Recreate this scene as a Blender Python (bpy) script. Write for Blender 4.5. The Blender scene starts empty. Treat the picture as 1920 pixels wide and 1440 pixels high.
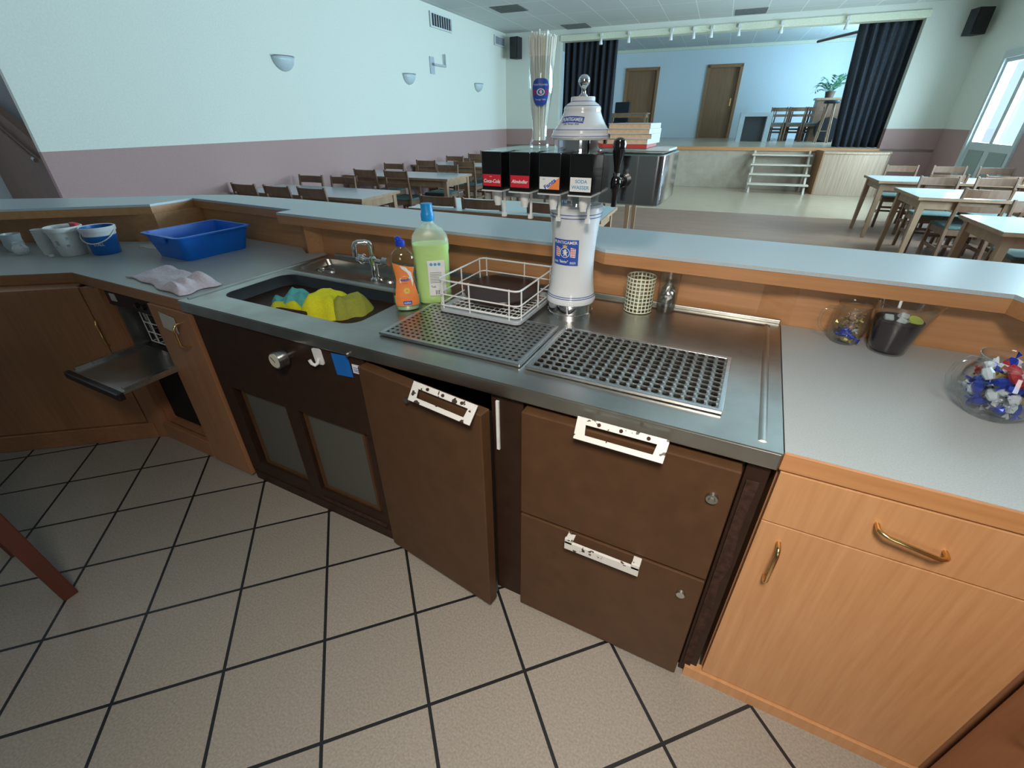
import bpy, bmesh, math, random
from mathutils import Vector, Matrix
random.seed(7)
C = bpy.context.scene.collection
PI = math.pi

# ------------------------------------------------------------------ camera, world, light, exposure
scn = bpy.context.scene
cam_d = bpy.data.cameras.new('camera')
cam = bpy.data.objects.new('camera', cam_d); C.objects.link(cam)
yaw, pitch, roll = math.radians(27.0), math.radians(30.7), math.radians(0.42)
_h = Vector((-math.sin(yaw), math.cos(yaw), 0)); _r = Vector((math.cos(yaw), math.sin(yaw), 0))
_f = _h*math.cos(pitch) + Vector((0, 0, -math.sin(pitch))); _u = _r.cross(_f)
_r2 = _r*math.cos(roll) - _u*math.sin(roll); _u2 = _r*math.sin(roll) + _u*math.cos(roll)
cam.matrix_world = Matrix(((_r2.x, _u2.x, -_f.x, 0), (_r2.y, _u2.y, -_f.y, 0), (_r2.z, _u2.z, -_f.z, 1.5), (0, 0, 0, 1)))
cam_d.sensor_width = 36; cam_d.lens = 835/1920*36; cam_d.clip_start = 0.02; cam_d.clip_end = 200
scn.camera = cam
scn.view_settings.view_transform = 'Standard'; scn.view_settings.look = 'None'
scn.view_settings.gamma = 1; scn.view_settings.exposure = 0.0
try: scn.view_settings.use_curve_mapping = False
except Exception: pass
w = bpy.data.worlds.new('sky'); scn.world = w; w.use_nodes = True
w.node_tree.nodes['Background'].inputs[0].default_value = (0.62, 0.84, 1.0, 1)
w.node_tree.nodes['Background'].inputs[1].default_value = 1.6

A = math.radians(4.8)                       # the hall is turned a little against the bar
def W(u, v, z=0.0): return Vector((u*math.cos(A) - v*math.sin(A), u*math.sin(A) + v*math.cos(A), z))
HALL = Matrix.Rotation(A, 4, 'Z')

def area(name, loc, direction, sx, sy, power, col):
    d = bpy.data.lights.new(name, 'AREA'); d.shape = 'RECTANGLE'; d.size = sx; d.size_y = sy
    d.energy = power; d.color = col
    o = bpy.data.objects.new(name, d); C.objects.link(o); o.location = loc
    o.rotation_euler = Vector(direction).to_track_quat('-Z', 'Z').to_euler()
    return o
SKY = (0.66, 0.88, 1.0)
IN = W(-1, 0)
# daylight through the windows of the right hall wall (just outside each opening)
for nm, v, z, sx, sy, p in (('daylight_door', 10.95, 1.7, 1.6, 1.5, 340), ('daylight_window', 7.6, 1.8, 2.0, 1.6, 450),
                            ('daylight_window', 4.5, 1.8, 2.0, 1.6, 490),
                            ('daylight_stage', 16.2, 2.4, 2.4, 1.5, 430)):
    area(nm, W(4.62, v, z), IN, sx, sy, p, SKY if nm != 'daylight_stage' else (0.42, 0.74, 1.0))
# added fill light at an unseen opening behind the barkeeper
area('back_fill', (1.05, -2.72, 1.75), (0, 1, 0), 0.9, 0.9, 12, (1.0, 0.93, 0.84))
# ceiling lamp of the service area
lamp = area('service_lamp', (0.12, -0.30, 2.3), (-.10, .42, -1), 0.35, 0.35, 20, (1.0, 0.91, 0.80))
lamp.data.spread = math.radians(105)
# added fill light to brighten the stair passage at the far left
area('passage_fill', (-6.9, 1.2, 3.1), (0, .3, -1), 0.4, 0.4, 9, (0.85, 0.93, 1.0))

# ------------------------------------------------------------------ materials
M = {}
DULL = ('brown_enamel', 'brown_enamel_dark', 'cola', 'black_void', 'dirt')
def new_mat(name):
    m = bpy.data.materials.new(name); m.use_nodes = True; M[name] = m
    return m, m.node_tree, m.node_tree.nodes['Principled BSDF']
def mat(name, col, rough=0.5, metal=0.0, var=0.06, vscale=30, bump=0.0, coat=0.0, emit=None, trans=0.0):
    m, nt, b = new_mat(name)
    b.inputs['Roughness'].default_value = rough; b.inputs['Metallic'].default_value = metal
    if coat: b.inputs['Coat Weight'].default_value = coat; b.inputs['Coat Roughness'].default_value = 0.15
    if trans: b.inputs['Transmission Weight'].default_value = trans
    tc = nt.nodes.new('ShaderNodeTexCoord'); n = nt.nodes.new('ShaderNodeTexNoise'); n.inputs['Scale'].default_value = vscale
    n.inputs['Detail'].default_value = 4
    nt.links.new(tc.outputs['Object'], n.inputs['Vector'])
    r = nt.nodes.new('ShaderNodeValToRGB')
    r.color_ramp.elements[0].position = .3; r.color_ramp.elements[1].position = .7
    r.color_ramp.elements[0].color = tuple(max(0, c*(1-var)) for c in col[:3])+(1,)
    r.color_ramp.elements[1].color = tuple(min(1, c*(1+var)) for c in col[:3])+(1,)
    nt.links.new(n.outputs['Fac'], r.inputs['Fac']); nt.links.new(r.outputs['Color'], b.inputs['Base Color'])
    if bump:
        bp = nt.nodes.new('ShaderNodeBump'); bp.inputs['Strength'].default_value = bump; bp.inputs['Distance'].default_value = .004
        nt.links.new(n.outputs['Fac'], bp.inputs['Height']); nt.links.new(bp.outputs['Normal'], b.inputs['Normal'])
    if emit:
        b.inputs['Emission Color'].default_value = tuple(col[:3])+(1,); b.inputs['Emission Strength'].default_value = emit
    return m
def wood(name, c1, c2, rough=.45, scale=(40, 40, 2.2), coat=.12):
    m, nt, b = new_mat(name)
    tc = nt.nodes.new('ShaderNodeTexCoord'); mp = nt.nodes.new('ShaderNodeMapping'); mp.inputs['Scale'].default_value = scale
    n = nt.nodes.new('ShaderNodeTexNoise'); n.inputs['Scale'].default_value = 1.5; n.inputs['Detail'].default_value = 6; n.inputs['Roughness'].default_value = .6
    r = nt.nodes.new('ShaderNodeValToRGB'); r.color_ramp.elements[0].position = .3; r.color_ramp.elements[1].position = .72
    r.color_ramp.elements[0].color = (*c1, 1); r.color_ramp.elements[1].color = (*c2, 1)
    nt.links.new(tc.outputs['Object'], mp.inputs['Vector']); nt.links.new(mp.outputs['Vector'], n.inputs['Vector'])
    nt.links.new(n.outputs['Fac'], r.inputs['Fac']); nt.links.new(r.outputs['Color'], b.inputs['Base Color'])
    b.inputs['Roughness'].default_value = rough; b.inputs['Coat Weight'].default_value = coat; b.inputs['Coat Roughness'].default_value = .3
    return m
def glass(name, tint=(1, 1, 1), ior=1.45, extra=0.0, rough=0.02):
    m = bpy.data.materials.new(name); m.use_nodes = True; M[name] = m; nt = m.node_tree; nt.nodes.clear()
    o = nt.nodes.new('ShaderNodeOutputMaterial'); mx = nt.nodes.new('ShaderNodeMixShader')
    t = nt.nodes.new('ShaderNodeBsdfTransparent'); t.inputs[0].default_value = (*tint, 1)
    g = nt.nodes.new('ShaderNodeBsdfGlossy'); g.inputs['Roughness'].default_value = rough
    lw = nt.nodes.new('ShaderNodeLayerWeight'); lw.inputs['Blend'].default_value = .5
    f = nt.nodes.new('ShaderNodeMath'); f.operation = 'POWER'; f.inputs[1].default_value = 3.0; nt.links.new(lw.outputs['Facing'], f.inputs[0])
    a = nt.nodes.new('ShaderNodeMath'); a.operation = 'MULTIPLY_ADD'; a.inputs[1].default_value = .75; a.inputs[2].default_value = .03+extra; a.use_clamp = True
    nt.links.new(f.outputs[0], a.inputs[0]); nt.links.new(a.outputs[0], mx.inputs[0])
    nt.links.new(t.outputs[0], mx.inputs[1]); nt.links.new(g.outputs[0], mx.inputs[2]); nt.links.new(mx.outputs[0], o.inputs[0])
    return m
def translucent(name, col, opacity=.5, rough=.25):
    m, nt, b = new_mat(name); b.inputs['Base Color'].default_value = (*col, 1); b.inputs['Roughness'].default_value = rough
    b.inputs['Alpha'].default_value = opacity
    return m
def steel(name, col=(.5, .5, .5), rough=.3, streak=(3, 120, 3), amount=.12, smudge=None):
    m, nt, b = new_mat(name); b.inputs['Metallic'].default_value = 1.0
    tc = nt.nodes.new('ShaderNodeTexCoord'); mp = nt.nodes.new('ShaderNodeMapping'); mp.inputs['Scale'].default_value = streak
    n = nt.nodes.new('ShaderNodeTexNoise'); n.inputs['Scale'].default_value = 3; n.inputs['Detail'].default_value = 5
    nt.links.new(tc.outputs['Object'], mp.inputs['Vector']); nt.links.new(mp.outputs['Vector'], n.inputs['Vector'])
    mr = nt.nodes.new('ShaderNodeMapRange'); mr.inputs['To Min'].default_value = rough-amount*.5; mr.inputs['To Max'].default_value = rough+amount
    nt.links.new(n.outputs['Fac'], mr.inputs['Value']); nt.links.new(mr.outputs['Result'], b.inputs['Roughness'])
    n2 = nt.nodes.new('ShaderNodeTexNoise'); n2.inputs['Scale'].default_value = 4.5; n2.inputs['Detail'].default_value = 6
    nt.links.new(tc.outputs['Object'], n2.inputs['Vector'])
    r = nt.nodes.new('ShaderNodeValToRGB'); r.color_ramp.elements[0].position = .35; r.color_ramp.elements[1].position = .65
    r.color_ramp.elements[0].color = (*(smudge or tuple(c*.85 for c in col)), 1); r.color_ramp.elements[1].color = (*col, 1)
    nt.links.new(n2.outputs['Fac'], r.inputs['Fac']); nt.links.new(r.outputs['Color'], b.inputs['Base Color'])
    return m
def brick_mat(name, c1, c2, mortar, width, height, msize, rot=0.0, off=(0, 0, 0), rough=.4, speck=0.0, offset=0.0, bump=.3):
    m, nt, b = new_mat(name)
    tc = nt.nodes.new('ShaderNodeTexCoord'); mp = nt.nodes.new('ShaderNodeMapping')
    mp.inputs['Rotation'].default_value = (0, 0, rot); mp.inputs['Location'].default_value = off
    br = nt.nodes.new('ShaderNodeTexBrick'); br.offset = offset; br.squash = 1
    br.inputs['Scale'].default_value = 1; br.inputs['Brick Width'].default_value = width; br.inputs['Row Height'].default_value = height
    br.inputs['Mortar Size'].default_value = msize; br.inputs['Mortar Smooth'].default_value = .1
    br.inputs['Color1'].default_value = (*c1, 1); br.inputs['Color2'].default_value = (*c2, 1); br.inputs['Mortar'].default_value = (*mortar, 1)
    nt.links.new(tc.outputs['Object'], mp.inputs['Vector']); nt.links.new(mp.outputs['Vector'], br.inputs['Vector'])
    n = nt.nodes.new('ShaderNodeTexNoise'); n.inputs['Scale'].default_value = 160; n.inputs['Detail'].default_value = 2
    nt.links.new(tc.outputs['Object'], n.inputs['Vector'])
    mr = nt.nodes.new('ShaderNodeMapRange'); mr.inputs['From Min'].default_value = .3; mr.inputs['From Max'].default_value = .7
    mr.inputs['To Min'].default_value = 1-speck; mr.inputs['To Max'].default_value = 1+speck
    nt.links.new(n.outputs['Fac'], mr.inputs['Value'])
    mx = nt.nodes.new('ShaderNodeMixRGB'); mx.blend_type = 'MULTIPLY'; mx.inputs[0].default_value = 1
    nt.links.new(br.outputs['Color'], mx.inputs[1]); nt.links.new(mr.outputs['Result'], mx.inputs[2])
    nt.links.new(mx.outputs[0], b.inputs['Base Color']); b.inputs['Roughness'].default_value = rough
    bp = nt.nodes.new('ShaderNodeBump'); bp.inputs['Strength'].default_value = bump; bp.inputs['Distance'].default_value = .003; bp.invert = True
    nt.links.new(br.outputs['Fac'], bp.inputs['Height']); nt.links.new(bp.outputs['Normal'], b.inputs['Normal'])
    return m
def dado_mat(name, top, low, h=1.28):
    m, nt, b = new_mat(name); b.inputs['Roughness'].default_value = .75
    tc = nt.nodes.new('ShaderNodeTexCoord'); sp = nt.nodes.new('ShaderNodeSeparateXYZ'); nt.links.new(tc.outputs['Object'], sp.inputs[0])
    g = nt.nodes.new('ShaderNodeMath'); g.operation = 'GREATER_THAN'; g.inputs[1].default_value = h; nt.links.new(sp.outputs['Z'], g.inputs[0])
    mx = nt.nodes.new('ShaderNodeMixRGB'); mx.inputs[1].default_value = (*low, 1); mx.inputs[2].default_value = (*top, 1)
    nt.links.new(g.outputs[0], mx.inputs[0])
    n = nt.nodes.new('ShaderNodeTexNoise'); n.inputs['Scale'].default_value = 60; n.inputs['Detail'].default_value = 3
    nt.links.new(tc.outputs['Object'], n.inputs['Vector'])
    mr = nt.nodes.new('ShaderNodeMapRange'); mr.inputs['To Min'].default_value = .9; mr.inputs['To Max'].default_value = 1.1
    nt.links.new(n.outputs['Fac'], mr.inputs['Value'])
    mu = nt.nodes.new('ShaderNodeMixRGB'); mu.blend_type = 'MULTIPLY'; mu.inputs[0].default_value = 1
    nt.links.new(mx.outputs[0], mu.inputs[1]); nt.links.new(mr.outputs['Result'], mu.inputs[2]); nt.links.new(mu.outputs[0], b.inputs['Base Color'])
    return m

dado_mat('hall_wall', (.68, .70, .625), (.39, .25, .235))
dado_mat('passage_wall', (.46, .49, .52), (.34, .30, .30), .6)
mat('stage_wall', (.66, .73, .76), .8, var=.03)
mat('plain_wall', (.26, .23, .20), .8)
mat('stage_front', (.42, .35, .27), .7, var=.08, vscale=8)
brick_mat('bar_tiles', (.30, .27, .232), (.27, .245, .212), (.012, .012, .014), .302, .302, .0052, math.radians(45), (.7014, .0396, 0), .38, .16)
brick_mat('parquet', (.29, .175, .12), (.25, .15, .105), (.18, .11, .08), .5, .07, .001, 0, (0, 0, 0), .42, .2, .5, .05)
brick_mat('dance_floor', (.50, .41, .29), (.47, .38, .27), (.36, .28, .2), .5, .07, .001, 0, (0, 0, 0), .2, .15, .5, .05)
brick_mat('ceiling_panels', (.60, .63, .61), (.57, .60, .58), (.80, .84, .82), .65, 1.3, .008, 0, (.19, .3, 0), .8, .08, 0, .1)
mat('ceiling_vent', (.16, .17, .16), .8, var=.2, vscale=12)
mat('cream_trim', (.72, .74, .58), .6)
mat('laminate', (.52, .58, .61), .33, var=.07, vscale=350)
mat('worktop_laminate', (.40, .42, .42), .36, var=.09, vscale=300)
wood('beech', (.50, .245, .105), (.60, .32, .15), .42)
wood('beech_h', (.50, .245, .105), (.60, .31, .145), .42, (2.2, 40, 40))
wood('beech_trim', (.47, .21, .08), (.56, .28, .12), .38, (2.2, 40, 40))
wood('beech_old', (.30, .135, .062), (.37, .175, .085), .5)  # beech darkened in colour where less light falls, left bay and side cabinet
wood('beech_shaded_h', (.30, .135, .062), (.37, .175, .085), .5, (2.2, 40, 40))
wood('chair_wood', (.16, .085, .05), (.22, .125, .075), .42, (30, 30, 3))
wood('table_wood', (.27, .165, .095), (.38, .25, .15), .45, (8, 8, 3))
wood('door_wood', (.24, .125, .06), (.31, .17, .085), .5, (12, 12, 1))
wood('door_frame', (.30, .15, .07), (.36, .19, .09), .5, (12, 12, 1))
wood('plank_wood', (.42, .30, .21), (.62, .48, .36), .5, (26, 26, 1))
wood('dark_wood', (.10, .06, .045), (.15, .09, .065), .5)
wood('red_wood', (.085, .022, .014), (.12, .032, .02), .35, (20, 20, 2))
wood('step_wood', (.52, .46, .38), (.62, .55, .46), .5, (3, 20, 20))
mat('table_top', (.55, .66, .70), .16, var=.02)
mat('seat_green', (.09, .15, .14), .85, var=.25, vscale=80)
mat('brown_enamel', (.085, .042, .020), .42, var=.10, vscale=20)
mat('brown_enamel_dark', (.032, .016, .010), .5, var=.15, vscale=20)
mat('black_void', (.012, .010, .009), .7)
mat('grey_mesh', (.085, .085, .072), .6, var=.25, vscale=600)
steel('worn_steel', (.58, .59, .56), .29, (1.2, 60, 2), .13, (.42, .41, .38))
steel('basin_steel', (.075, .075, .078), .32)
steel('grate_steel', (.42, .42, .40), .30, (6, 6, 6), .1)
steel('bright_steel', (.66, .67, .68), .22)
steel('mirror_steel', (.60, .61, .62), .12, (2, 2, 60), .08)
mat('chrome', (.80, .80, .82), .06, 1.0, var=.01)
mat('brass', (.72, .50, .22), .22, 1.0, var=.05)
mat('white_wire', (.78, .80, .80), .35)
mat('white_plastic', (.74, .76, .76), .4)
mat('grey_plastic', (.42, .46, .50), .4)
mat('ceramic', (.74, .78, .82), .08, var=.01, coat=.6)
mat('navy', (.03, .06, .33), .25)
mat('label_blue', (.03, .09, .45), .35)
mat('label_white', (.80, .82, .82), .4)
mat('label_red', (.62, .025, .045), .4)
mat('label_orange', (.85, .26, .07), .4)
mat('label_gold', (.75, .52, .08), .35)
mat('label_cyan', (.08, .35, .62), .4)
mat('label_grey', (.12, .13, .14), .5)
mat('black_gloss', (.006, .006, .007), .12, coat=.5)
mat('black_plastic', (.010, .010, .011), .3)
mat('straw_paper', (.86, .90, .84), .4, var=.02)
mat('straw_cream', (.84, .86, .66), .4, var=.02)
mat('book_page', (.72, .55, .38), .7, var=.1, vscale=200)
mat('book_cover', (.60, .70, .76), .5)
mat('book_red', (.50, .05, .04), .5)
mat('curtain_dark', (.018, .022, .032), .85, var=.3, vscale=40)
mat('curtain_blue', (.036, .046, .062), .85, var=.3, vscale=40)
mat('speaker_black', (.012, .013, .018), .6)
mat('blue_plastic', (.005, .17, .72), .38, var=.03)
mat('tub_blue', (.01, .14, .50), .4)
mat('terry_pink', (.76, .66, .72), .9, var=.10, vscale=90, bump=.6)
mat('cloth_yellow', (.72, .68, .015), .85, var=.07, vscale=120, bump=.4)
mat('cloth_teal', (.10, .42, .42), .9, var=.12, vscale=60, bump=.5)
mat('cloth_olive', (.32, .33, .04), .85, var=.08, vscale=120, bump=.4)
mat('plate_brown', (.045, .018, .012), .3, var=.1)
mat('cola', (.022, .007, .009), .55)
mat('cream_metal', (.60, .66, .66), .5)
mat('leaf', (.05, .16, .07), .5, var=.3, vscale=8)
mat('dark_leather', (.014, .015, .022), .5)
mat('green_liquid', (.52, .80, .03), .3, var=.02, coat=.4)
mat('clear_liquid', (.45, .62, .40), .3, var=.02)
mat('cap_blue', (.01, .30, .72), .35)
mat('cap_navy', (.01, .05, .55), .3)
mat('candy_blue', (.02, .05, .45), .25, .4)
mat('candy_white', (.72, .76, .80), .25, .2)
mat('candy_gold', (.55, .42, .16), .25, .6)
mat('candy_red', (.45, .03, .04), .3, .2)
mat('candy_brown', (.40, .24, .14), .3, .3)
mat('lemon', (.55, .60, .10), .4)
mat('paper', (.48, .47, .42), .6)
mat('door_white', (.50, .56, .56), .5)
mat('door_panel', (.26, .32, .30), .6)
mat('copper_pipe', (.10, .05, .04), .5)
mat('sconce_glass', (.50, .58, .60), .3)
mat('frame_white', (.62, .70, .76), .5)
mat('dial', (.62, .60, .50), .4)
mat('dirt', (.045, .022, .015), .8, var=.4, vscale=60)
glass('clear_glass', (.96, .98, .98), 1.5, .03)
glass('window_glass', (.95, .98, 1), 1.45)
glass('crossbar_glass', (.80, .92, .90), 1.5, .05)
glass('wrapper', (.85, .88, .9), 1.6, .35, .15)
glass('soap_clear', (.86, .93, .88), 1.45, .04)
translucent('pale_plastic', (.70, .88, .74), .34)
translucent('ice', (.62, .68, .70), .8)
# chipped white paint over brown for the handles
def chipped():
    m, nt, b = new_mat('chipped_white'); b.inputs['Roughness'].default_value = .4
    tc = nt.nodes.new('ShaderNodeTexCoord'); n = nt.nodes.new('ShaderNodeTexNoise'); n.inputs['Scale'].default_value = 45; n.inputs['Detail'].default_value = 3
    nt.links.new(tc.outputs['Object'], n.inputs['Vector'])
    r = nt.nodes.new('ShaderNodeValToRGB'); r.color_ramp.elements[0].position = .375; r.color_ramp.elements[1].position = .39
    r.color_ramp.elements[0].color = (.05, .03, .02, 1); r.color_ramp.elements[1].color = (.66, .65, .62, 1)
    nt.links.new(n.outputs['Fac'], r.inputs['Fac']); nt.links.new(r.outputs['Color'], b.inputs['Base Color'])
chipped()
for q in DULL: M[q].node_tree.nodes['Principled BSDF'].inputs['Specular IOR Level'].default_value = .22

# ------------------------------------------------------------------ mesh helpers
XF = {}
def B(): return bmesh.new()
def obj(name, bm, m, parent=None, world=False, smooth=False, bevel=0.0, seg=2, solid=0.0, sub=0):
    if world and parent is not None: bm.transform(XF[parent.name].inverted())
    bmesh.ops.recalc_face_normals(bm, faces=bm.faces)
    me = bpy.data.meshes.new(name); bm.to_mesh(me); bm.free()
    o = bpy.data.objects.new(name, me); C.objects.link(o)
    for mm in (m if isinstance(m, (list, tuple)) else [m]): me.materials.append(M[mm])
    if parent is not None: o.parent = parent
    if smooth:
        for p in me.polygons: p.use_smooth = True
        try: me.set_sharp_from_angle(angle=math.radians(40))
        except Exception: pass
    if solid:
        s = o.modifiers.new('solid', 'SOLIDIFY'); s.thickness = solid; s.offset = 0
    if bevel:
        b = o.modifiers.new('bevel', 'BEVEL'); b.width = bevel; b.segments = seg; b.limit_method = 'ANGLE'
    if sub:
        s = o.modifiers.new('sub', 'SUBSURF'); s.levels = sub; s.render_levels = sub
    return o
def thing(name, label, cat, loc=(0, 0, 0), rotz=0.0, group=None):
    o = bpy.data.objects.new(name, None); C.objects.link(o); o.empty_display_size = .05
    o.location = loc; o.rotation_euler = (0, 0, rotz); o['label'] = label; o['category'] = cat
    if group: o['group'] = group
    XF[o.name] = Matrix.Translation(Vector(loc)) @ Matrix.Rotation(rotz, 4, 'Z')
    return o
def tag(o, label, cat, group=None):
    o['label'] = label; o['category'] = cat
    if group: o['group'] = group
    return o
def lab(o, s): o['label'] = s; return o
def struct(name, bm, m, **k):
    o = obj(name, bm, m, **k); o['kind'] = 'structure'; return o
def dup(root, loc, rotz=0.0, label=None, group=None):
    r = root.copy(); C.objects.link(r); r.location = loc; r.rotation_euler = (0, 0, rotz)
    if label: r['label'] = label
    if group: r['group'] = group
    for ch in list(root.children):
        c = ch.copy(); C.objects.link(c); c.parent = r
        for g in list(ch.children):
            d = g.copy(); C.objects.link(d); d.parent = c
    return r
def box(bm, x0, x1, y0, y1, z0, z1, X=None):
    vs = [bm.verts.new(Vector(p)) for p in ((x0,y0,z0),(x1,y0,z0),(x1,y1,z0),(x0,y1,z0),(x0,y0,z1),(x1,y0,z1),(x1,y1,z1),(x0,y1,z1))]
    for f in ((0,3,2,1),(4,5,6,7),(0,1,5,4),(1,2,6,5),(2,3,7,6),(3,0,4,7)): bm.faces.new([vs[i] for i in f])
    if X is not None:
        for v in vs: v.co = X @ v.co
    return bm
def bx(*a, X=None): return box(B(), *a, X=X)
def prism(bm, poly, z0, z1, X=None):
    lo = [bm.verts.new((p[0], p[1], z0)) for p in poly]; hi = [bm.verts.new((p[0], p[1], z1)) for p in poly]
    n = len(poly)
    bm.faces.new(lo[::-1]); bm.faces.new(hi)
    for i in range(n): bm.faces.new((lo[i], lo[(i+1) % n], hi[(i+1) % n], hi[i]))
    if X is not None:
        for v in lo+hi: v.co = X @ v.co
    return bm
def holed(bm, outer, holes, z0, z1, X=None):
    def loop(p, z):
        vs = [bm.verts.new((a[0], a[1], z)) for a in p]
        es = [bm.edges.new((vs[i], vs[(i+1) % len(vs)])) for i in range(len(vs))]
        return vs, es
    allv = []
    rings = []
    for z in (z0, z1):
        es = []; rs = []
        for p in [outer]+holes:
            vs, e = loop(p, z); es += e; rs.append(vs); allv += vs
        bmesh.ops.triangle_fill(bm, use_beauty=True, use_dissolve=False, edges=es)
        rings.append(rs)
    for a, b in zip(*rings):
        n = len(a)
        for i in range(n): bm.faces.new((a[i], a[(i+1) % n], b[(i+1) % n], b[i]))
    if X is not None:
        for v in allv: v.co = X @ v.co
    return bm
def rrect(x0, x1, y0, y1, r, n=6):
    pts = []
    for cx, cy, a0 in ((x1-r, y1-r, 0), (x0+r, y1-r, 90), (x0+r, y0+r, 180), (x1-r, y0+r, 270)):
        for i in range(n+1):
            a = math.radians(a0+90*i/n); pts.append((cx+r*math.cos(a), cy+r*math.sin(a)))
    return pts
def circ(cx, cy, r, n=24, ry=None): return [(cx+r*math.cos(2*PI*i/n), cy+(ry or r)*math.sin(2*PI*i/n)) for i in range(n)]
def frame_to(p0, p1):
    d = (Vector(p1)-Vector(p0)); return Matrix.Translation(Vector(p0)) @ d.to_track_quat('Z', 'Y').to_matrix().to_4x4()
def cyl(bm, p0, p1, r0, r1=None, n=16, cap=True):
    r1 = r0 if r1 is None else r1
    X = frame_to(p0, p1); L = (Vector(p1)-Vector(p0)).length
    a = [bm.verts.new(X @ Vector((r0*math.cos(2*PI*i/n), r0*math.sin(2*PI*i/n), 0))) for i in range(n)]
    b = [bm.verts.new(X @ Vector((r1*math.cos(2*PI*i/n), r1*math.sin(2*PI*i/n), L))) for i in range(n)]
    for i in range(n): bm.faces.new((a[i], a[(i+1) % n], b[(i+1) % n], b[i]))
    if cap: bm.faces.new(a[::-1]); bm.faces.new(b)
    return bm
def tube(bm, pts, r, n=8, closed=False, rads=None):
    P = [Vector(p) for p in pts]; m = len(P); rings = []
    ref = Vector((0, 0, 1))
    prev = None
    for i in range(m):
        if closed: t = P[(i+1) % m]-P[i-1]
        elif i == 0: t = P[1]-P[0]
        elif i == m-1: t = P[-1]-P[-2]
        else: t = (P[i+1]-P[i]).normalized()+(P[i]-P[i-1]).normalized()
        t.normalize()
        if prev is None:
            s = t.cross(ref)
            if s.length < .1: s = t.cross(Vector((1, 0, 0)))
        else:
            s = prev - t*prev.dot(t)
            if s.length < 1e-4: s = t.cross(Vector((1, 0, 0)))
        s.normalize(); prev = s; q = t.cross(s)
        rr = rads[i] if rads else r
        rings.append([bm.verts.new(P[i]+s*rr*math.cos(2*PI*k/n)+q*rr*math.sin(2*PI*k/n)) for k in range(n)])
    for i in range(m if closed else m-1):
        a, b = rings[i], rings[(i+1) % m]
        for k in range(n): bm.faces.new((a[k], a[(k+1) % n], b[(k+1) % n], b[k]))
    if not closed: bm.faces.new(rings[0][::-1]); bm.faces.new(rings[-1])
    return bm
def lathe(bm, prof, c=(0, 0, 0), n=32, closed_profile=False, sx=1.0, sy=1.0, rotz=0.0):
    rings = []
    cr, sr = math.cos(rotz), math.sin(rotz)
    for r, z in prof:
        if r < 1e-6: rings.append([bm.verts.new((c[0], c[1], c[2]+z))])
        else:
            ring = []
            for i in range(n):
                x, y = r*sx*math.cos(2*PI*i/n), r*sy*math.sin(2*PI*i/n)
                ring.append(bm.verts.new((c[0]+x*cr-y*sr, c[1]+x*sr+y*cr, c[2]+z)))
            rings.append(ring)
    m = len(rings)
    for j in range(m if closed_profile else m-1):
        a, b = rings[j], rings[(j+1) % m]
        if len(a) == 1 and len(b) == 1: continue
        for i in range(n):
            k = (i+1) % n
            if len(a) == 1: bm.faces.new((a[0], b[k], b[i]))
            elif len(b) == 1: bm.faces.new((a[i], a[k], b[0]))
            else: bm.faces.new((a[i], a[k], b[k], b[i]))
    return bm
def text_bm(s, size, depth=.0006, shear=0.0, bold=0.0, fit=None, spacing=1.0):
    cu = bpy.data.curves.new('lettering', 'FONT'); cu.body = s; cu.size = size; cu.align_x = 'CENTER'; cu.align_y = 'CENTER'
    cu.extrude = depth/2; cu.shear = shear; cu.offset = bold; cu.space_character = spacing; cu.resolution_u = 3
    o = bpy.data.objects.new('lettering', cu); C.objects.link(o)
    dg = bpy.context.evaluated_depsgraph_get(); dg.update()
    me = bpy.data.meshes.new_from_object(o.evaluated_get(dg))
    bm = B(); bm.from_mesh(me)
    bpy.data.objects.remove(o); bpy.data.curves.remove(cu); bpy.data.meshes.remove(me)
    xs = [v.co.x for v in bm.verts]; ys = [v.co.y for v in bm.verts]
    if xs:
        cx, cy = (min(xs)+max(xs))/2, (min(ys)+max(ys))/2
        k = 1.0 if fit is None else fit/(max(xs)-min(xs))
        for v in bm.verts: v.co.x = (v.co.x-cx)*k; v.co.y -= cy
    return bm
def merge(dst, src, fn=None):
    vm = {}
    for v in src.verts: vm[v] = dst.verts.new(fn(v.co) if fn else v.co)
    for f in src.faces:
        try: dst.faces.new([vm[v] for v in f.verts])
        except ValueError: pass
    src.free(); return dst
def flat_on(origin, right, up):
    o, r, u = Vector(origin), Vector(right).normalized(), Vector(up).normalized(); n = r.cross(u)
    return Matrix(((r.x, u.x, n.x, o.x), (r.y, u.y, n.y, o.y), (r.z, u.z, n.z, o.z), (0, 0, 0, 1)))
def hallbox(u0, u1, v0, v1, z0, z1, bm=None):
    return box(bm or B(), u0, u1, v0, v1, z0, z1)
def hstruct(name, bm, m, **k):
    o = struct(name, bm, m, **k); o.rotation_euler = (0, 0, A); return o

# ------------------------------------------------------------------ the room
CZ = 3.38
struct('floor', bx(-6, 6, -3, 1.78, -.05, 0), 'bar_tiles')
bm = B(); hallbox(-5.5, 4.3, 2.06, 9.55, -.05, -.002, bm)
hstruct('floor_hall', bm, 'parquet')
hstruct('floor_dance', hallbox(-5.5, 4.3, 9.55, 13.25, -.05, -.002), 'dance_floor')
hstruct('ceiling', hallbox(-8.5, 4.9, -3.2, 13.3, CZ, CZ+.1), 'ceiling_panels')
hstruct('wall_left', hallbox(-5.54, -5.5, 2.54, 13.3, 0, CZ), 'hall_wall')
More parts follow.
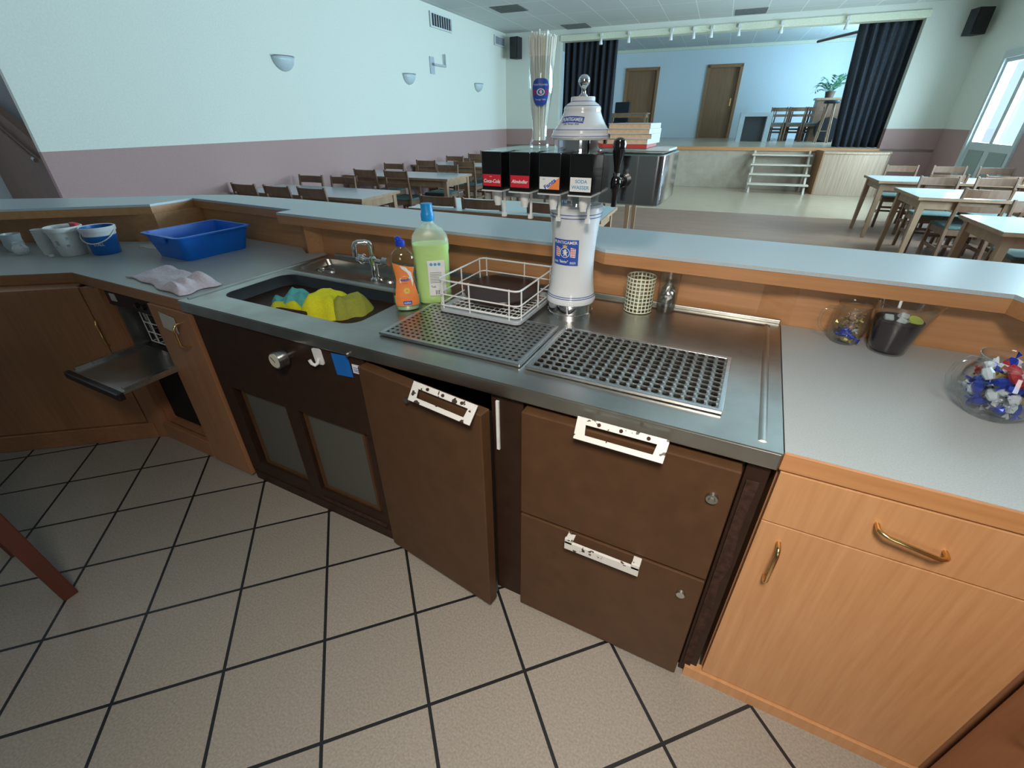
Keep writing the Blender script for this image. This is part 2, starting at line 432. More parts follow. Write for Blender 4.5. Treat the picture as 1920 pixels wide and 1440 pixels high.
# right wall with openings
bm = B()
ops = [(3.5, 5.5, 1.0, 2.6), (6.6, 8.6, 1.0, 2.6), (10.1, 11.85, 0, 2.45)]
v = -3.2
for a, b, z0, z1 in ops:
    hallbox(4.3, 4.5, v, a, 0, CZ, bm)
    if z0 > 0: hallbox(4.3, 4.5, a, b, 0, z0, bm)
    hallbox(4.3, 4.5, a, b, z1, CZ, bm); v = b
hallbox(4.3, 4.5, v, 13.3, 0, CZ, bm)
hstruct('wall_right', bm, 'hall_wall')
for i, (a, b, z0, z1) in enumerate(ops[:2]):
    bm = holed(B(), [(a, z0), (b, z0), (b, z1), (a, z1)], [[(a+.06, z0+.06), (a+.06, z1-.06), ((a+b)/2-.03, z1-.06), ((a+b)/2-.03, z0+.06)],
               [((a+b)/2+.03, z0+.06), ((a+b)/2+.03, z1-.06), (b-.06, z1-.06), (b-.06, z0+.06)]], 0, .06)
    bm.transform(Matrix(((0, 0, 1, 4.36), (1, 0, 0, 0), (0, 1, 0, 0), (0, 0, 0, 1))))
    wo = hstruct('window_%d' % (i+1), bm, 'door_white')
    obj('pane', hallbox(4.385, 4.39, a+.05, b-.05, z0+.05, z1-.05), 'window_glass', wo)
# glazed double door in the right wall
a, b = 10.1, 11.85; mid = (a+b)/2
def sidewall(bm): bm.transform(Matrix(((0, 0, 1, 0), (1, 0, 0, 0), (0, 1, 0, 0), (0, 0, 0, 1)))); return bm
bm = holed(B(), [(a, .02), (b, .02), (b, 2.45), (a, 2.45)], [[(a+.09, .1), (a+.09, 2.34), (b-.09, 2.34), (b-.09, .1)]], 4.27, 4.4)
d1 = hstruct('door_1', sidewall(bm), 'door_white')
for q0, q1 in ((a+.09, mid), (mid, b-.09)):
    bm = holed(B(), [(q0, .1), (q1, .1), (q1, 2.34), (q0, 2.34)], [[(q0+.06, 1.1), (q0+.06, 2.28), (q1-.06, 2.28), (q1-.06, 1.1)]], 4.31, 4.37)
    lf = obj('door_leaf', sidewall(bm), 'door_white', d1)
    obj('pane', hallbox(4.335, 4.342, q0+.05, q1-.05, 1.09, 2.29), 'window_glass', lf)
    obj('lower_panel', hallbox(4.30, 4.32, q0+.1, q1-.1, .16, .98), 'door_panel', lf, bevel=.006)
# back wall of the service side with an opening added for the fill light
bm = B(); box(bm, -8, .6, -2.7, -2.5, 0, CZ); box(bm, 1.5, 5.2, -2.7, -2.5, 0, CZ); box(bm, .6, 1.5, -2.7, -2.5, 0, 1.3); box(bm, .6, 1.5, -2.7, -2.5, 2.2, CZ)
struct('wall_back', bm, 'plain_wall')
bm = B(); prism(bm, [(-8, -2.7), (-8, 3), (-7.8, 3), (-7.8, -2.7)], 0, CZ)
struct('wall_passage', bm, 'passage_wall')
struct('wall_passage_end', bx(-8, -5.83, 2.9, 3.1, 0, CZ), 'passage_wall')
struct('floor_passage', bx(-8, -5.4, 1.78, 3, -.05, -.002), 'parquet')
# proscenium wall, stage
VS = 13.2
bm = B(); hallbox(-5.5, -4.02, VS, VS+.2, 0, CZ, bm); hallbox(3.32, 4.3, VS, VS+.2, 0, CZ, bm); hallbox(-4.02, 3.32, VS, VS+.2, 3.2, CZ, bm)
hstruct('wall_proscenium', bm, 'hall_wall')
hstruct('wall_stage_front', hallbox(-4.02, 3.32, VS-.02, VS+.12, 0, .84), 'stage_front')
hstruct('floor_stage', hallbox(-5.5, 4.3, VS+.0, 19.3, .845, .9), 'dance_floor')
hstruct('trim_1', hallbox(-4.02, 3.32, VS-.06, VS+.0, .83, .905), 'beech_trim')
hstruct('trim_2', hallbox(-4.02, 3.36, VS-.03, VS+.24, 3.14, 3.26), 'cream_trim')
bm = B(); dd = [(-3.39, -2.28), (-.71, .34)]
hallbox(-5.7, dd[0][0], 19.2, 19.4, .85, 3.6, bm); hallbox(dd[0][1], dd[1][0], 19.2, 19.4, .85, 3.6, bm); hallbox(dd[1][1], 4.5, 19.2, 19.4, .85, 3.6, bm)
for q in dd: hallbox(q[0], q[1], 19.2, 19.4, 2.99, 3.6, bm)
hstruct('wall_stage_back', bm, 'stage_wall')
bm = B(); hallbox(-5.7, -5.5, 13.3, 19.4, 0, 3.6, bm); hstruct('wall_stage_left', bm, 'stage_wall')
bm = B(); hallbox(4.3, 4.5, 13.3, 15, 0, 3.6, bm); hallbox(4.3, 4.5, 17.4, 19.4, 0, 3.6, bm); hallbox(4.3, 4.5, 15, 17.4, 0, 1.6, bm); hallbox(4.3, 4.5, 15, 17.4, 3.2, 3.6, bm)
hstruct('wall_stage_right', bm, 'stage_wall')
hstruct('ceiling_stage', hallbox(-5.7, 4.5, 13.35, 19.4, 3.52, 3.6), 'ceiling_panels')
hstruct('trim_3', hallbox(-5.5, 4.3, 19.12, 19.2, 3.44, 3.52), 'cream_trim')
for i, (q0, q1) in enumerate(dd):
    bm = B(); hallbox(q0-.02, q0+.07, 19.16, 19.3, .9, 3.0, bm); hallbox(q1-.07, q1+.02, 19.16, 19.3, .9, 3.0, bm); hallbox(q0-.02, q1+.02, 19.16, 19.3, 2.93, 3.02, bm)
    d = hstruct('door_%d' % (i+2), bm, 'door_frame')
    lf = obj('door_leaf', hallbox(q0+.07, q1-.07, 19.26, 19.3, .9, 2.93), 'door_wood', d)
    hx = q0+.17 if i == 0 else q1-.17
    bm = B(); hallbox(hx-.02, hx+.02, 19.24, 19.26, 1.85, 2.07, bm); tube(bm, [(hx, 19.24, 2.0), (hx, 19.2, 2.0), (hx+(.1 if i == 0 else -.1), 19.2, 2.0)], .009)
    obj('door_handle', bm, 'brass', lf)

# ceiling grilles (dark coffered panels)
for i, (u0, v0, lb) in enumerate(((-4.58, 10.18, 'dark square ceiling grille nearest the bar on the left'), (-3.87, 12.6, 'dark square ceiling grille above the left stage curtain'),
                                (-.14, 12.45, 'dark square ceiling grille in the middle before the stage beam'))):
    t = thing('ceiling_grille', lb, 'vent', W(u0+.3, v0+.3, CZ), A, 'dark grilles in the hall ceiling')
    obj('backing', bx(-.3, .3, -.3, .3, -.006, 0), 'ceiling_vent', t)
    bm = B()
    for k in range(10): box(bm, -.29, .29, -.28+k*.06, -.27+k*.06, -.014, -.006)
    obj('louvre', bm, 'ceiling_vent', t)

# ------------------------------------------------------------------ left wall fittings
for vv, lb in ((5.56, 'half-bowl wall lamp nearest the bar on the left wall'), (8.52, 'half-bowl wall lamp in the middle of the left wall'), (11.46, 'half-bowl wall lamp nearest the stage on the left wall')):
    t = thing('wall_lamp', lb, 'wall lamp', W(-5.5, vv, 2.15), A, 'half-bowl lamps on the left wall')
    bm = B(); n = 14
    rings = []
    for j in range(7):
        ph = j/6*PI/2; rr = .18*math.cos(ph); z = .08-.16*math.sin(ph)
        rings.append([bm.verts.new((max(rr, .01)*math.sin(i/n*PI)*.65, -max(rr, .01)*math.cos(i/n*PI), z)) for i in range(n+1)])
    for j in range(6):
        for i in range(n): bm.faces.new((rings[j][i], rings[j][i+1], rings[j+1][i+1], rings[j+1][i]))
    obj('shade', bm, 'sconce_glass', t, smooth=True, solid=.006)
    bm = B(); tube(bm, [(.118*math.sin(i/n*PI)+.004, -.185*math.cos(i/n*PI), .082) for i in range(n+1)], .006)
    obj('rim', bm, 'bright_steel', t, smooth=True)
    obj('back_plate', bx(0, .012, -.06, .06, -.06, .06), 'bright_steel', t)
for (v0, v1, z0, z1, lb) in ((9.45, 10.3, 3.04, 3.28, 'long slatted air grille high on the left wall, nearer the bar'), (12.47, 13.1, 3.08, 3.28, 'small slatted air grille high on the left wall, beside the speaker')):
    t = thing('air_grille', lb, 'vent', W(-5.5, (v0+v1)/2, z0), A, 'air grilles on the left wall')
    hw = (v1-v0)/2
    obj('backing', bx(0, .01, -hw, hw, 0, z1-z0), 'black_void', t)
    bm = holed(B(), [(-hw, 0), (hw, 0), (hw, z1-z0), (-hw, z1-z0)], [[(-hw+.03, .025), (-hw+.03, z1-z0-.025), (hw-.03, z1-z0-.025), (hw-.03, .025)]], .01, .03)
    obj('frame', sidewall(bm), 'cream_metal', t)
    bm = B(); nn = 9
    for k in range(nn): y = -hw+.05+k*(2*hw-.1)/(nn-1); box(bm, .01, .025, y-.012, y+.012, .02, z1-z0-.02)
    obj('slat', bm, 'grey_plastic', t)
t = thing('wall_bracket', 'grey metal arm bracket on left wall between two wall lamps', 'bracket', W(-5.5, 9.4, 2.45), A)
obj('plate', bx(0, .02, -.08, .08, -.16, .12), 'grey_plastic', t)
bm = B(); box(bm, .02, .06, -.02, .02, -.02, .02); box(bm, .03, .06, -.02, .48, -.02, .015); box(bm, .03, .06, .46, .49, -.02, .2)
obj('arm', bm, 'grey_plastic', t)
def speaker(u, v, z, lb, rz, w_=.3, h_=.44):
    t = thing('loudspeaker', lb, 'speaker', W(u, v, z), A+rz)
    obj('cabinet', prism(B(), [(-w_/2, -.13), (w_/2, -.13), (w_*.38, .13), (-w_*.38, .13)], 0, h_), 'speaker_black', t, bevel=.01)
    obj('grille', bx(-w_/2+.02, w_/2-.02, -.142, -.13, .02, h_-.02), 'black_plastic', t)
    obj('mount', bx(-.03, .03, .13, .17, h_/2-.05, h_/2+.05), 'grey_plastic', t)
speaker(-5.1, 12.95, 2.82, 'small black loudspeaker at the left of the stage opening', -.2, .24)
speaker(4.05, 12.95, 2.80, 'black loudspeaker high on the wall right of the stage', .3, .27, .40)
# sloping stair parapet in the passage, left edge
t = thing('stair_parapet', 'dark brown sloping stair parapet beyond the left wall edge', 'stair', (-6.2, 1.9, 0))
bm = B()
pts = [(-7.75, 0), (-6.0, 0), (-6.0, 1.04), (-7.75, 2.02)]
vs0 = [bm.verts.new((x, 2.36, z)) for x, z in pts]; vs1 = [bm.verts.new((x, 2.44, z)) for x, z in pts]
bm.faces.new(vs0); bm.faces.new(vs1[::-1])
for i in range(4): bm.faces.new((vs0[i], vs1[i], vs1[(i+1) % 4], vs0[(i+1) % 4]))
obj('panel', bm, 'dark_wood', t, world=True)
bm = B(); tube(bm, [(-7.6, 2.32, 1.76), (-6.66, 2.32, 1.21), (-6.60, 2.32, 1.19)], .02)
obj('handrail', bm, 'dark_wood', t, world=True, smooth=True)
obj('handrail_cap', cyl(B(), (-6.61, 2.32, 1.19), (-6.57, 2.32, 1.175), .022), 'bright_steel', t, world=True)

# ------------------------------------------------------------------ stage fittings
def curtain(name, u0, u1, v, z0, z1, m, lb, folds, taper=(0, 0)):
    t = thing(name, lb, 'curtain', W((u0+u1)/2, v, z0), A)
    bm = B(); n = folds*10; mm = 12; g = []
    hw = (u1-u0)/2
    for j in range(mm+1):
        f = j/mm; row = []
        for i in range(n+1):
            s = i/n; ll = -hw+taper[0]*(1-f)*1.0; rr = hw+taper[1]*(1-f)
            x = ll+(rr-ll)*s
            y = .07*math.sin(s*folds*2*PI+.4*math.sin(f*3))*(1-.25*f)+.025*math.sin(s*folds*5.1+f*2)
            row.append(bm.verts.new((x, y, (z1-z0)*f+.01)))
        g.append(row)
    for j in range(mm):
        for i in range(n): bm.faces.new((g[j][i], g[j][i+1], g[j+1][i+1], g[j+1][i]))
    obj('drape', bm, m, t, smooth=True, solid=.008)
    bm = B(); cyl(bm, (-hw-.1, 0, z1-z0), (hw+.05, 0, z1-z0), .02)
    obj('rail', bm, 'copper_pipe', t)
curtain('stage_curtain', -4.0, -2.66, 13.5, .9, 3.3, 'curtain_dark', 'black stage curtain hanging left of the stage', 9)
curtain('stage_curtain', 2.28, 3.42, 13.5, .9, 3.22, 'curtain_blue', 'dark blue stage curtain gathered at the right of the stage', 7, (.18, 0))
t = thing('curtain_rod', 'thin brown rod running slantwise behind the right curtain', 'rod', W(1.95, 16.4, 3.19))
obj('rod', tube(B(), [W(1.95, 16.4, 3.19), W(2.95, 13.75, 3.16)], .03), 'copper_pipe', t, world=True, smooth=True)
for q in ((1.96, 16.38, 3.2), (2.94, 13.78, 3.17)): obj('hanger_wire', cyl(B(), W(*q), W(q[0], q[1], 3.525), .003, n=6), 'grey_plastic', t, world=True)
# track spotlights
sp = [(-3.0, 'leftmost spotlight, over the black curtain'), (-2.35, 'second spotlight from the left, just right of the black curtain'), (-1.4, 'third spotlight from the left on the beam'),
      (-.92, 'fourth spotlight from the left on the beam'), (-.55, 'fifth spotlight, at the middle of the beam'), (0.0, 'third spotlight from the right on the beam'),
      (.82, 'second spotlight from the right on the beam'), (2.0, 'rightmost spotlight, nearest the blue curtain')]
first = None
for u, lb in sp:
    if first is None:
        t = thing('spotlight', lb, 'spotlight', W(u, VS-.07, 3.2), A, 'small white spotlights along the stage beam')
        bm = B(); box(bm, -.03, .03, -.02, .03, -.02, .04)
        obj('base', bm, 'white_plastic', t)
        obj('stem', cyl(B(), (0, 0, 0), (0, 0, -.06), .008), 'white_plastic', t)
        obj('bulb', lathe(B(), [(0, 0), (.022, -.01), (.03, -.05), (.042, -.1), (.040, -.125), (0, -.13)], (0, -.01, -.05), 16), 'white_plastic', t, smooth=True)
        first = t
    else: dup(first, W(u, VS-.07, 3.2), A+random.uniform(-.3, .3), lb)
# wooden steps
t = thing('stage_steps', 'pale wooden open steps with four treads leading to stage', 'steps', W(1.45, 12.70, 0), A)
for s in (-1, 1):
    bm = B(); prism(bm, [(-.28, 0), (-.20, 0), (.42, .74), (.42, .84), (.36, .84)], -.02, .02)
    bm.transform(Matrix(((0, 0, 1, s*.56), (1, 0, 0, 0), (0, 1, 0, 0), (0, 0, 0, 1))))
    obj('stringer', bm, 'step_wood', t)
    obj('leg', bx(s*.56-.02, s*.56+.02, .36, .41, 0, .72), 'step_wood', t)
for k in range(4):
    y = -.22+k*.17; z = .17+k*.19
    obj('tread', bx(-.62, .62, y-.06, y+.14, z, z+.035), 'step_wood', t, bevel=.004)
# plank-clad counter in front of stage
t = thing('plank_counter', 'rounded wooden plank counter standing before the stage beside the steps', 'counter', W(2.85, 12.79, 0), A)
pts = [(-.68, .32), (-.62, -.16)] + [(-.62+1.15*i/8, -.16-.08*math.sin(i/8*PI)) for i in range(1, 9)] + [(.62, .02), (.68, .32)]
obj('body', prism(B(), pts, 0, .82), 'plank_wood', t)
obj('side_panel', prism(B(), [(-.71, .32), (-.65, -.17), (-.625, -.17), (-.685, .32)], 0, .87), 'door_frame', t)
pt2 = [(p[0]*1.03, p[1]*1.08) for p in pts]
obj('counter_top', prism(B(), pt2, .82, .86), 'plank_wood', t, bevel=.005)
# white frame table on stage
t = thing('white_frame_table', 'white square-legged table standing on stage right of doors', 'table', W(.92, 16.6, .9), A)
obj('table_top', bx(-.42, .42, -.2, .2, .63, .73), 'frame_white', t, bevel=.004)
for s in (-1, 1): obj('leg', bx(s*.42-(.13 if s > 0 else 0), s*.42+(0 if s > 0 else .13), -.2, .2, 0, .63), 'frame_white', t)
obj('back_panel', bx(-.29, .29, .16, .19, 0, .63), 'label_grey', t)
# palm plant on box
t = thing('plant_stand', 'brown wooden cabinet under the plant behind the curtain', 'cabinet', W(2.85, 17.3, .9), A)
obj('body', bx(-.42, .42, -.25, .25, 0, 1.02), 'chair_wood', t, bevel=.006)
obj('top', bx(-.46, .46, -.28, .28, 1.02, 1.07), 'table_wood', t)
t = thing('potted_palm', 'green potted palm standing on a cabinet at the stage right', 'plant', W(2.72, 17.3, 1.97), A)
obj('pot', lathe(B(), [(0, 0), (.10, 0), (.13, .15), (.14, .16), (.12, .16), (.11, .12), (0, .12)], n=20), 'dark_wood', t, smooth=True)
for k in range(13):
    ang = k*2.4+.3; L = random.uniform(.5, .85); tilt = random.uniform(.35, 1.15)
    dx, dy = math.cos(ang), math.sin(ang)
    P = []
    for i in range(9):
        f = i/8; P.append(Vector((dx*L*f*math.sin(tilt), dy*L*f*math.sin(tilt), .12+L*f*math.cos(tilt)*(1-.35*f*f)-.12*f*f*math.sin(tilt))))
    bm = B(); tube(bm, P, .004, 5)
    side = Vector((-dy, dx, 0))
    for i in range(2, 9):
        for s in (-1, 1):
            base = P[i]; d = (P[i]-P[i-1]).normalized(); l = .19*(1-.4*abs(i-5)/4)
            tip = base+d*l*.8+side*s*l*.8+Vector((0, 0, -.03)); midp = base+(tip-base)*.5
            wv = d*.028
            a1, a2, a3, a4 = [bm.verts.new(q) for q in (base, midp-wv, tip, midp+wv)]
            bm.faces.new((a1, a2, a3, a4))
    obj('frond', bm, 'leaf', t)
# drum and bar stools beside the stacked chairs
t = thing('stage_drum', 'large dark covered drum beside stacked chairs on stage', 'drum', W(2.78, 16.55, .9), A)
obj('shell', cyl(B(), (0, -.16, .31), (0, .16, .31), .3, n=28), 'dark_leather', t, smooth=True, bevel=.01)
obj('foot', bx(-.18, .18, -.1, .1, 0, .05), 'dark_leather', t)
def bar_stool(u, v, lb, h=.98):
    t = thing('bar_stool', lb, 'stool', W(u, v, .9), A, 'bar stools on the stage')
    obj('seat', lathe(B(), [(0, h-.07), (.17, h-.07), (.19, h-.03), (.17, h), (0, h+.01)], n=24), 'dark_leather', t, smooth=True)
    for q in range(4):
        a_ = PI/4+q*PI/2; obj('leg', tube(B(), [(.10*math.cos(a_), .10*math.sin(a_), h-.07), (.19*math.cos(a_), .19*math.sin(a_), 0)], .02, 8), 'table_wood', t)
    bm = B(); tube(bm, [(.16*math.cos(PI/4+q*PI/2), .16*math.sin(PI/4+q*PI/2), .28) for q in range(4)], .011, 6, closed=True)
    obj('foot_ring', bm, 'table_wood', t)
bar_stool(2.62, 16.0, 'tall bar stool with dark round seat beside the drum')
bar_stool(3.35, 16.6, 'lower bar stool with dark seat close behind the blue curtain', .8)

# ------------------------------------------------------------------ chairs
def make_chair(lb, group):
    t = thing('wooden_chair', lb, 'chair', (0, 0, 0), 0, group)
    for s in (-1, 1):
        bm = B(); x = s*.195
        # rear post, slightly raked; square section tapered
        P = [(-.24, 0), (-.19, .44), (-.235, .86)]
        secs = []
        for y, z in P:
            w_ = .017 if z < .8 else .013
            secs.append([bm.verts.new((x+a_*w_, y+b_*w_, z)) for a_, b_ in ((-1, -1), (1, -1), (1, 1), (-1, 1))])
        for j in range(2):
            for i in range(4): bm.faces.new((secs[j][i], secs[j][(i+1) % 4], secs[j+1][(i+1) % 4], secs[j+1][i]))
        bm.faces.new(secs[0][::-1]); bm.faces.new(secs[2])
        obj('rear_leg', bm, 'chair_wood', t, bevel=.004, seg=1)
        obj('front_leg', prism(B(), [(x-.017, .17), (x+.017, .17), (x+.017, .204), (x-.017, .204)], 0, .43), 'chair_wood', t)
        obj('side_stretcher', bx(x-.009, x+.009, -.2, .18, .20, .235), 'chair_wood', t)
    def slat(z0, z1, y):
        bm = B(); n = 6; r1 = []; 
        for i in range(n+1):
            xx = -.185+.37*i/n; yy = y-.022*math.sin(i/n*PI)
            r1.append([bm.verts.new((xx, yy+dy, z)) for dy, z in ((-.008, z0), (.008, z0), (.008, z1), (-.008, z1))])
        for i in range(n):
            for k in range(4): bm.faces.new((r1[i][k], r1[i][(k+1) % 4], r1[i+1][(k+1) % 4], r1[i+1][k]))
        bm.faces.new(r1[0][::-1]); bm.faces.new(r1[-1])
        return bm
    obj('top_rail', slat(.76, .845, -.228), 'chair_wood', t)
    obj('back_slat', slat(.62, .68, -.212), 'chair_wood', t)
    bm = B(); box(bm, -.19, .19, .175, .2, .37, .43); box(bm, -.19, .19, -.2, -.18, .37, .43); box(bm, -.205, -.185, -.19, .19, .37, .43); box(bm, .185, .205, -.19, .19, .37, .43)
    obj('seat_frame', bm, 'chair_wood', t)
    obj('seat', prism(B(), rrect(-.215, .215, -.2, .215, .03, 3), .43, .465), 'seat_green', t, bevel=.012)
    obj('cross_stretcher', bx(-.19, .19, -.01, .01, .205, .23), 'chair_wood', t)
    obj('front_stretcher', bx(-.19, .19, .18, .195, .28, .31), 'chair_wood', t)
    return t
chair0 = None
def place_chair(u, v, face, lb, group, z=0.0, turn=0.0):
    """face=+1: looks towards the stage, -1: looks towards the bar"""
    global chair0
    rz = A + (0 if face > 0 else PI) + turn
    if chair0 is None:
        chair0 = make_chair(lb, group); chair0.location = W(u, v, z); chair0.rotation_euler = (0, 0, rz); return chair0
    return dup(chair0, W(u, v, z), rz, lb, group)
table0 = None
def place_table(u0, u1, v0, v1, lb, group):
    global table0
    L, D = u1-u0, v1-v0
    t = thing('dining_table', lb, 'table', W((u0+u1)/2, (v0+v1)/2, 0), A, group)
    obj('tabletop', bx(-L/2+.008, L/2-.008, -D/2+.008, D/2-.008, .735, .752), 'table_top', t)
    bm = holed(B(), [(-L/2, -D/2), (L/2, -D/2), (L/2, D/2), (-L/2, D/2)], [[(-L/2+.008, -D/2+.008), (-L/2+.008, D/2-.008), (L/2-.008, D/2-.008), (L/2-.008, -D/2+.008)]], .722, .7515)
    obj('edge_band', bm, 'table_wood', t)
    bm = B(); e = .05; box(bm, -L/2+e, L/2-e, -D/2+e, -D/2+e+.02, .63, .735); box(bm, -L/2+e, L/2-e, D/2-e-.02, D/2-e, .63, .735)
    box(bm, -L/2+e, -L/2+e+.02, -D/2+e, D/2-e, .63, .735); box(bm, L/2-e-.02, L/2-e, -D/2+e, D/2-e, .63, .735)
    obj('apron', bm, 'table_wood', t)
    for sx in (-1, 1):
        for sy in (-1, 1):
            bm = B(); cx, cy = sx*(L/2-.07), sy*(D/2-.07); rings = []
            for z, h in ((0, .02), (.73, .032)):
                ox, oy = (sx*.012 if z == 0 else 0), (sy*.012 if z == 0 else 0)
                rings.append([bm.verts.new((cx+ox+a_*h, cy+oy+b_*h, z)) for a_, b_ in ((-1, -1), (1, -1), (1, 1), (-1, 1))])
            for i in range(4): bm.faces.new((rings[0][i], rings[0][(i+1) % 4], rings[1][(i+1) % 4], rings[1][i]))
            bm.faces.new(rings[0][::-1]); bm.faces.new(rings[1])
            obj('leg', bm, 'table_wood', t)
TL = 'tables along the left wall'; TC = 'tables in the middle of the hall'; TR = 'tables on the right of the hall'
place_table(-5.45, -3.53, 4.28, 5.02, 'pale-topped table by left wall nearest the bar', TL)
place_table(-5.45, -3.57, 6.29, 7.1, 'pale-topped table by left wall, second row from the bar', TL)
place_table(-5.45, -3.6, 8.26, 9.05, 'pale-topped table by left wall, third row from the bar', TL)
place_table(-5.45, -3.6, 10.2, 10.95, 'pale-topped table by left wall in the farthest row', TL)
place_table(-2.74, -.79, 3.98, 4.74, 'pale-topped table behind the green bottle and the tap tower', TC)
place_table(-2.74, -.85, 6.2, 6.95, 'pale-topped middle table hidden behind the black dispenser boxes', TC)
place_table(2.12, 4.1, 4.57, 5.35, 'pale-topped table at right edge nearest the bar', TR)
place_table(2.14, 4.1, 6.43, 7.3, 'pale-topped table at right in the second row', TR)
place_table(2.15, 4.1, 8.0, 8.8, 'pale-topped table at right nearest the stage', TR)
CL = 'wooden chairs at the left wall tables'; CM = 'wooden chairs at the middle tables'; CR = 'wooden chairs at the right tables'
for u, v, f, lb, g in (
    (-5.22, 4.46, 1, 'leftmost chair before the front left table, back to the bar', CL),
    (-4.67, 4.44, 1, 'middle chair before the front left table, back to the bar', CL),
    (-4.15, 4.44, 1, 'rightmost chair before the front left table, back to the bar', CL),
    (-5.15, 5.03, -1, 'chair behind the front left table, nearer the wall', CL),
    (-4.6, 5.03, -1, 'chair behind the front left table, farther from the wall', CL),
    (-4.97, 6.44, 1, 'chair before second-row left table, nearer the wall', CL),
    (-4.38, 6.40, 1, 'chair before second-row left table, farther from the wall', CL),
    (-5.19, 7.06, -1, 'chair behind second-row left table, nearer the wall', CL),
    (-4.15, 7.10, -1, 'chair behind second-row left table, farther from the wall', CL),
    (-5.02, 8.30, 1, 'chair before third-row left table, nearer the wall', CL),
    (-4.21, 8.30, 1, 'chair before third-row left table, farther from the wall', CL),
    (-5.03, 9.0, -1, 'chair behind third-row left table, nearer the wall', CL),
    (-4.2, 9.0, -1, 'chair behind third-row left table, farther from the wall', CL),
    (-4.9, 10.25, 1, 'chair before the farthest left table, nearer the wall', CL),
    (-5.12, 10.9, -1, 'chair behind the farthest left table, nearer the wall', CL),
    (-4.3, 10.9, -1, 'chair behind the farthest left table, farther from the wall', CL),
    (-2.48, 4.38, 1, 'chair with its back above the bar right of the green bottle cap', CM),
    (-1.99, 4.34, 1, 'chair with its back above the bar below the first dispenser nozzle', CM),
    (-1.30, 4.34, 1, 'chair with its back half hidden by the white column', CM),
    (-2.2, 6.35, 1, 'chair before the hidden middle table, left of the dispenser boxes', CM),
    (-1.4, 6.35, 1, 'chair before the hidden middle table, behind the dispenser boxes', CM),
    (2.74, 9.15, -1, 'chair behind the farthest right table, leftmost', CR),
    (3.36, 9.2, -1, 'chair behind the farthest right table, middle', CR),
    (3.87, 9.1, -1, 'chair behind the farthest right table, rightmost', CR),
    (2.88, 8.25, 1, 'chair before the farthest right table, leftmost', CR),
    (3.45, 8.25, 1, 'chair before the farthest right table, right one', CR),
    (2.68, 7.42, -1, 'chair behind the second-row right table, leftmost', CR),
    (3.28, 7.5, -1, 'chair behind the second-row right table, middle', CR),
    (3.85, 7.5, -1, 'chair behind the second-row right table, rightmost', CR),
    (2.7, 6.68, 1, 'chair before the second-row right table, leftmost', CR),
    (3.22, 6.62, 1, 'chair before the second-row right table, middle', CR),
    (3.75, 6.62, 1, 'chair before the second-row right table, rightmost', CR),
    (2.75, 5.35, -1, 'chair behind the nearest right table, left one', CR),
    (3.35, 5.35, -1, 'chair behind the nearest right table, right one', CR),
    (2.9, 4.75, 1, 'chair tucked before the nearest right table', CR)):
    place_chair(u, v, f, lb, g, turn=random.uniform(-.05, .05))
# chairs stored on the stage: columns of two and three stacked
SC = 'chairs stacked on the stage'
for row, (v0, rn) in enumerate(((16.95, 'front'), (17.45, 'middle'), (17.95, 'back'))):
    for k, cn in enumerate(('leftmost', 'second from left', 'third from left')):
        place_chair(1.5+k*.46+.10*row, v0, 1, '%s chair of the %s row of chairs stored on stage' % (cn, rn), SC, z=.9, turn=random.uniform(-.04, .04))
place_chair(3.6, 18.3, -1, 'chair at right of the stage stacks, beside the plant cabinet', SC, z=.9)
# left stage table and black chair
place_table(-3.25, -2.02, 16.2, 16.9, 'pale table on the stage beside the black curtain', 'table on the stage')
o = [q for q in C.objects if q.get('label', '').startswith('pale table on the stage')][0]; o.location = W(-2.72, 16.5, .9); del o['group']
t = thing('stage_armchair', 'black padded chair behind the table on stage', 'chair', W(-3.15, 17.5, .9), A)
obj('seat', bx(-.25, .25, -.25, .25, .42, .52), 'dark_leather', t, bevel=.03)
obj('backrest', bx(-.25, .25, .2, .27, .5, 1.08), 'dark_leather', t, bevel=.03)
for sx in (-1, 1):
    for sy in (-1, 1): obj('leg', cyl(B(), (sx*.2, sy*.2, 0), (sx*.2, sy*.2, .42), .015), 'black_plastic', t)

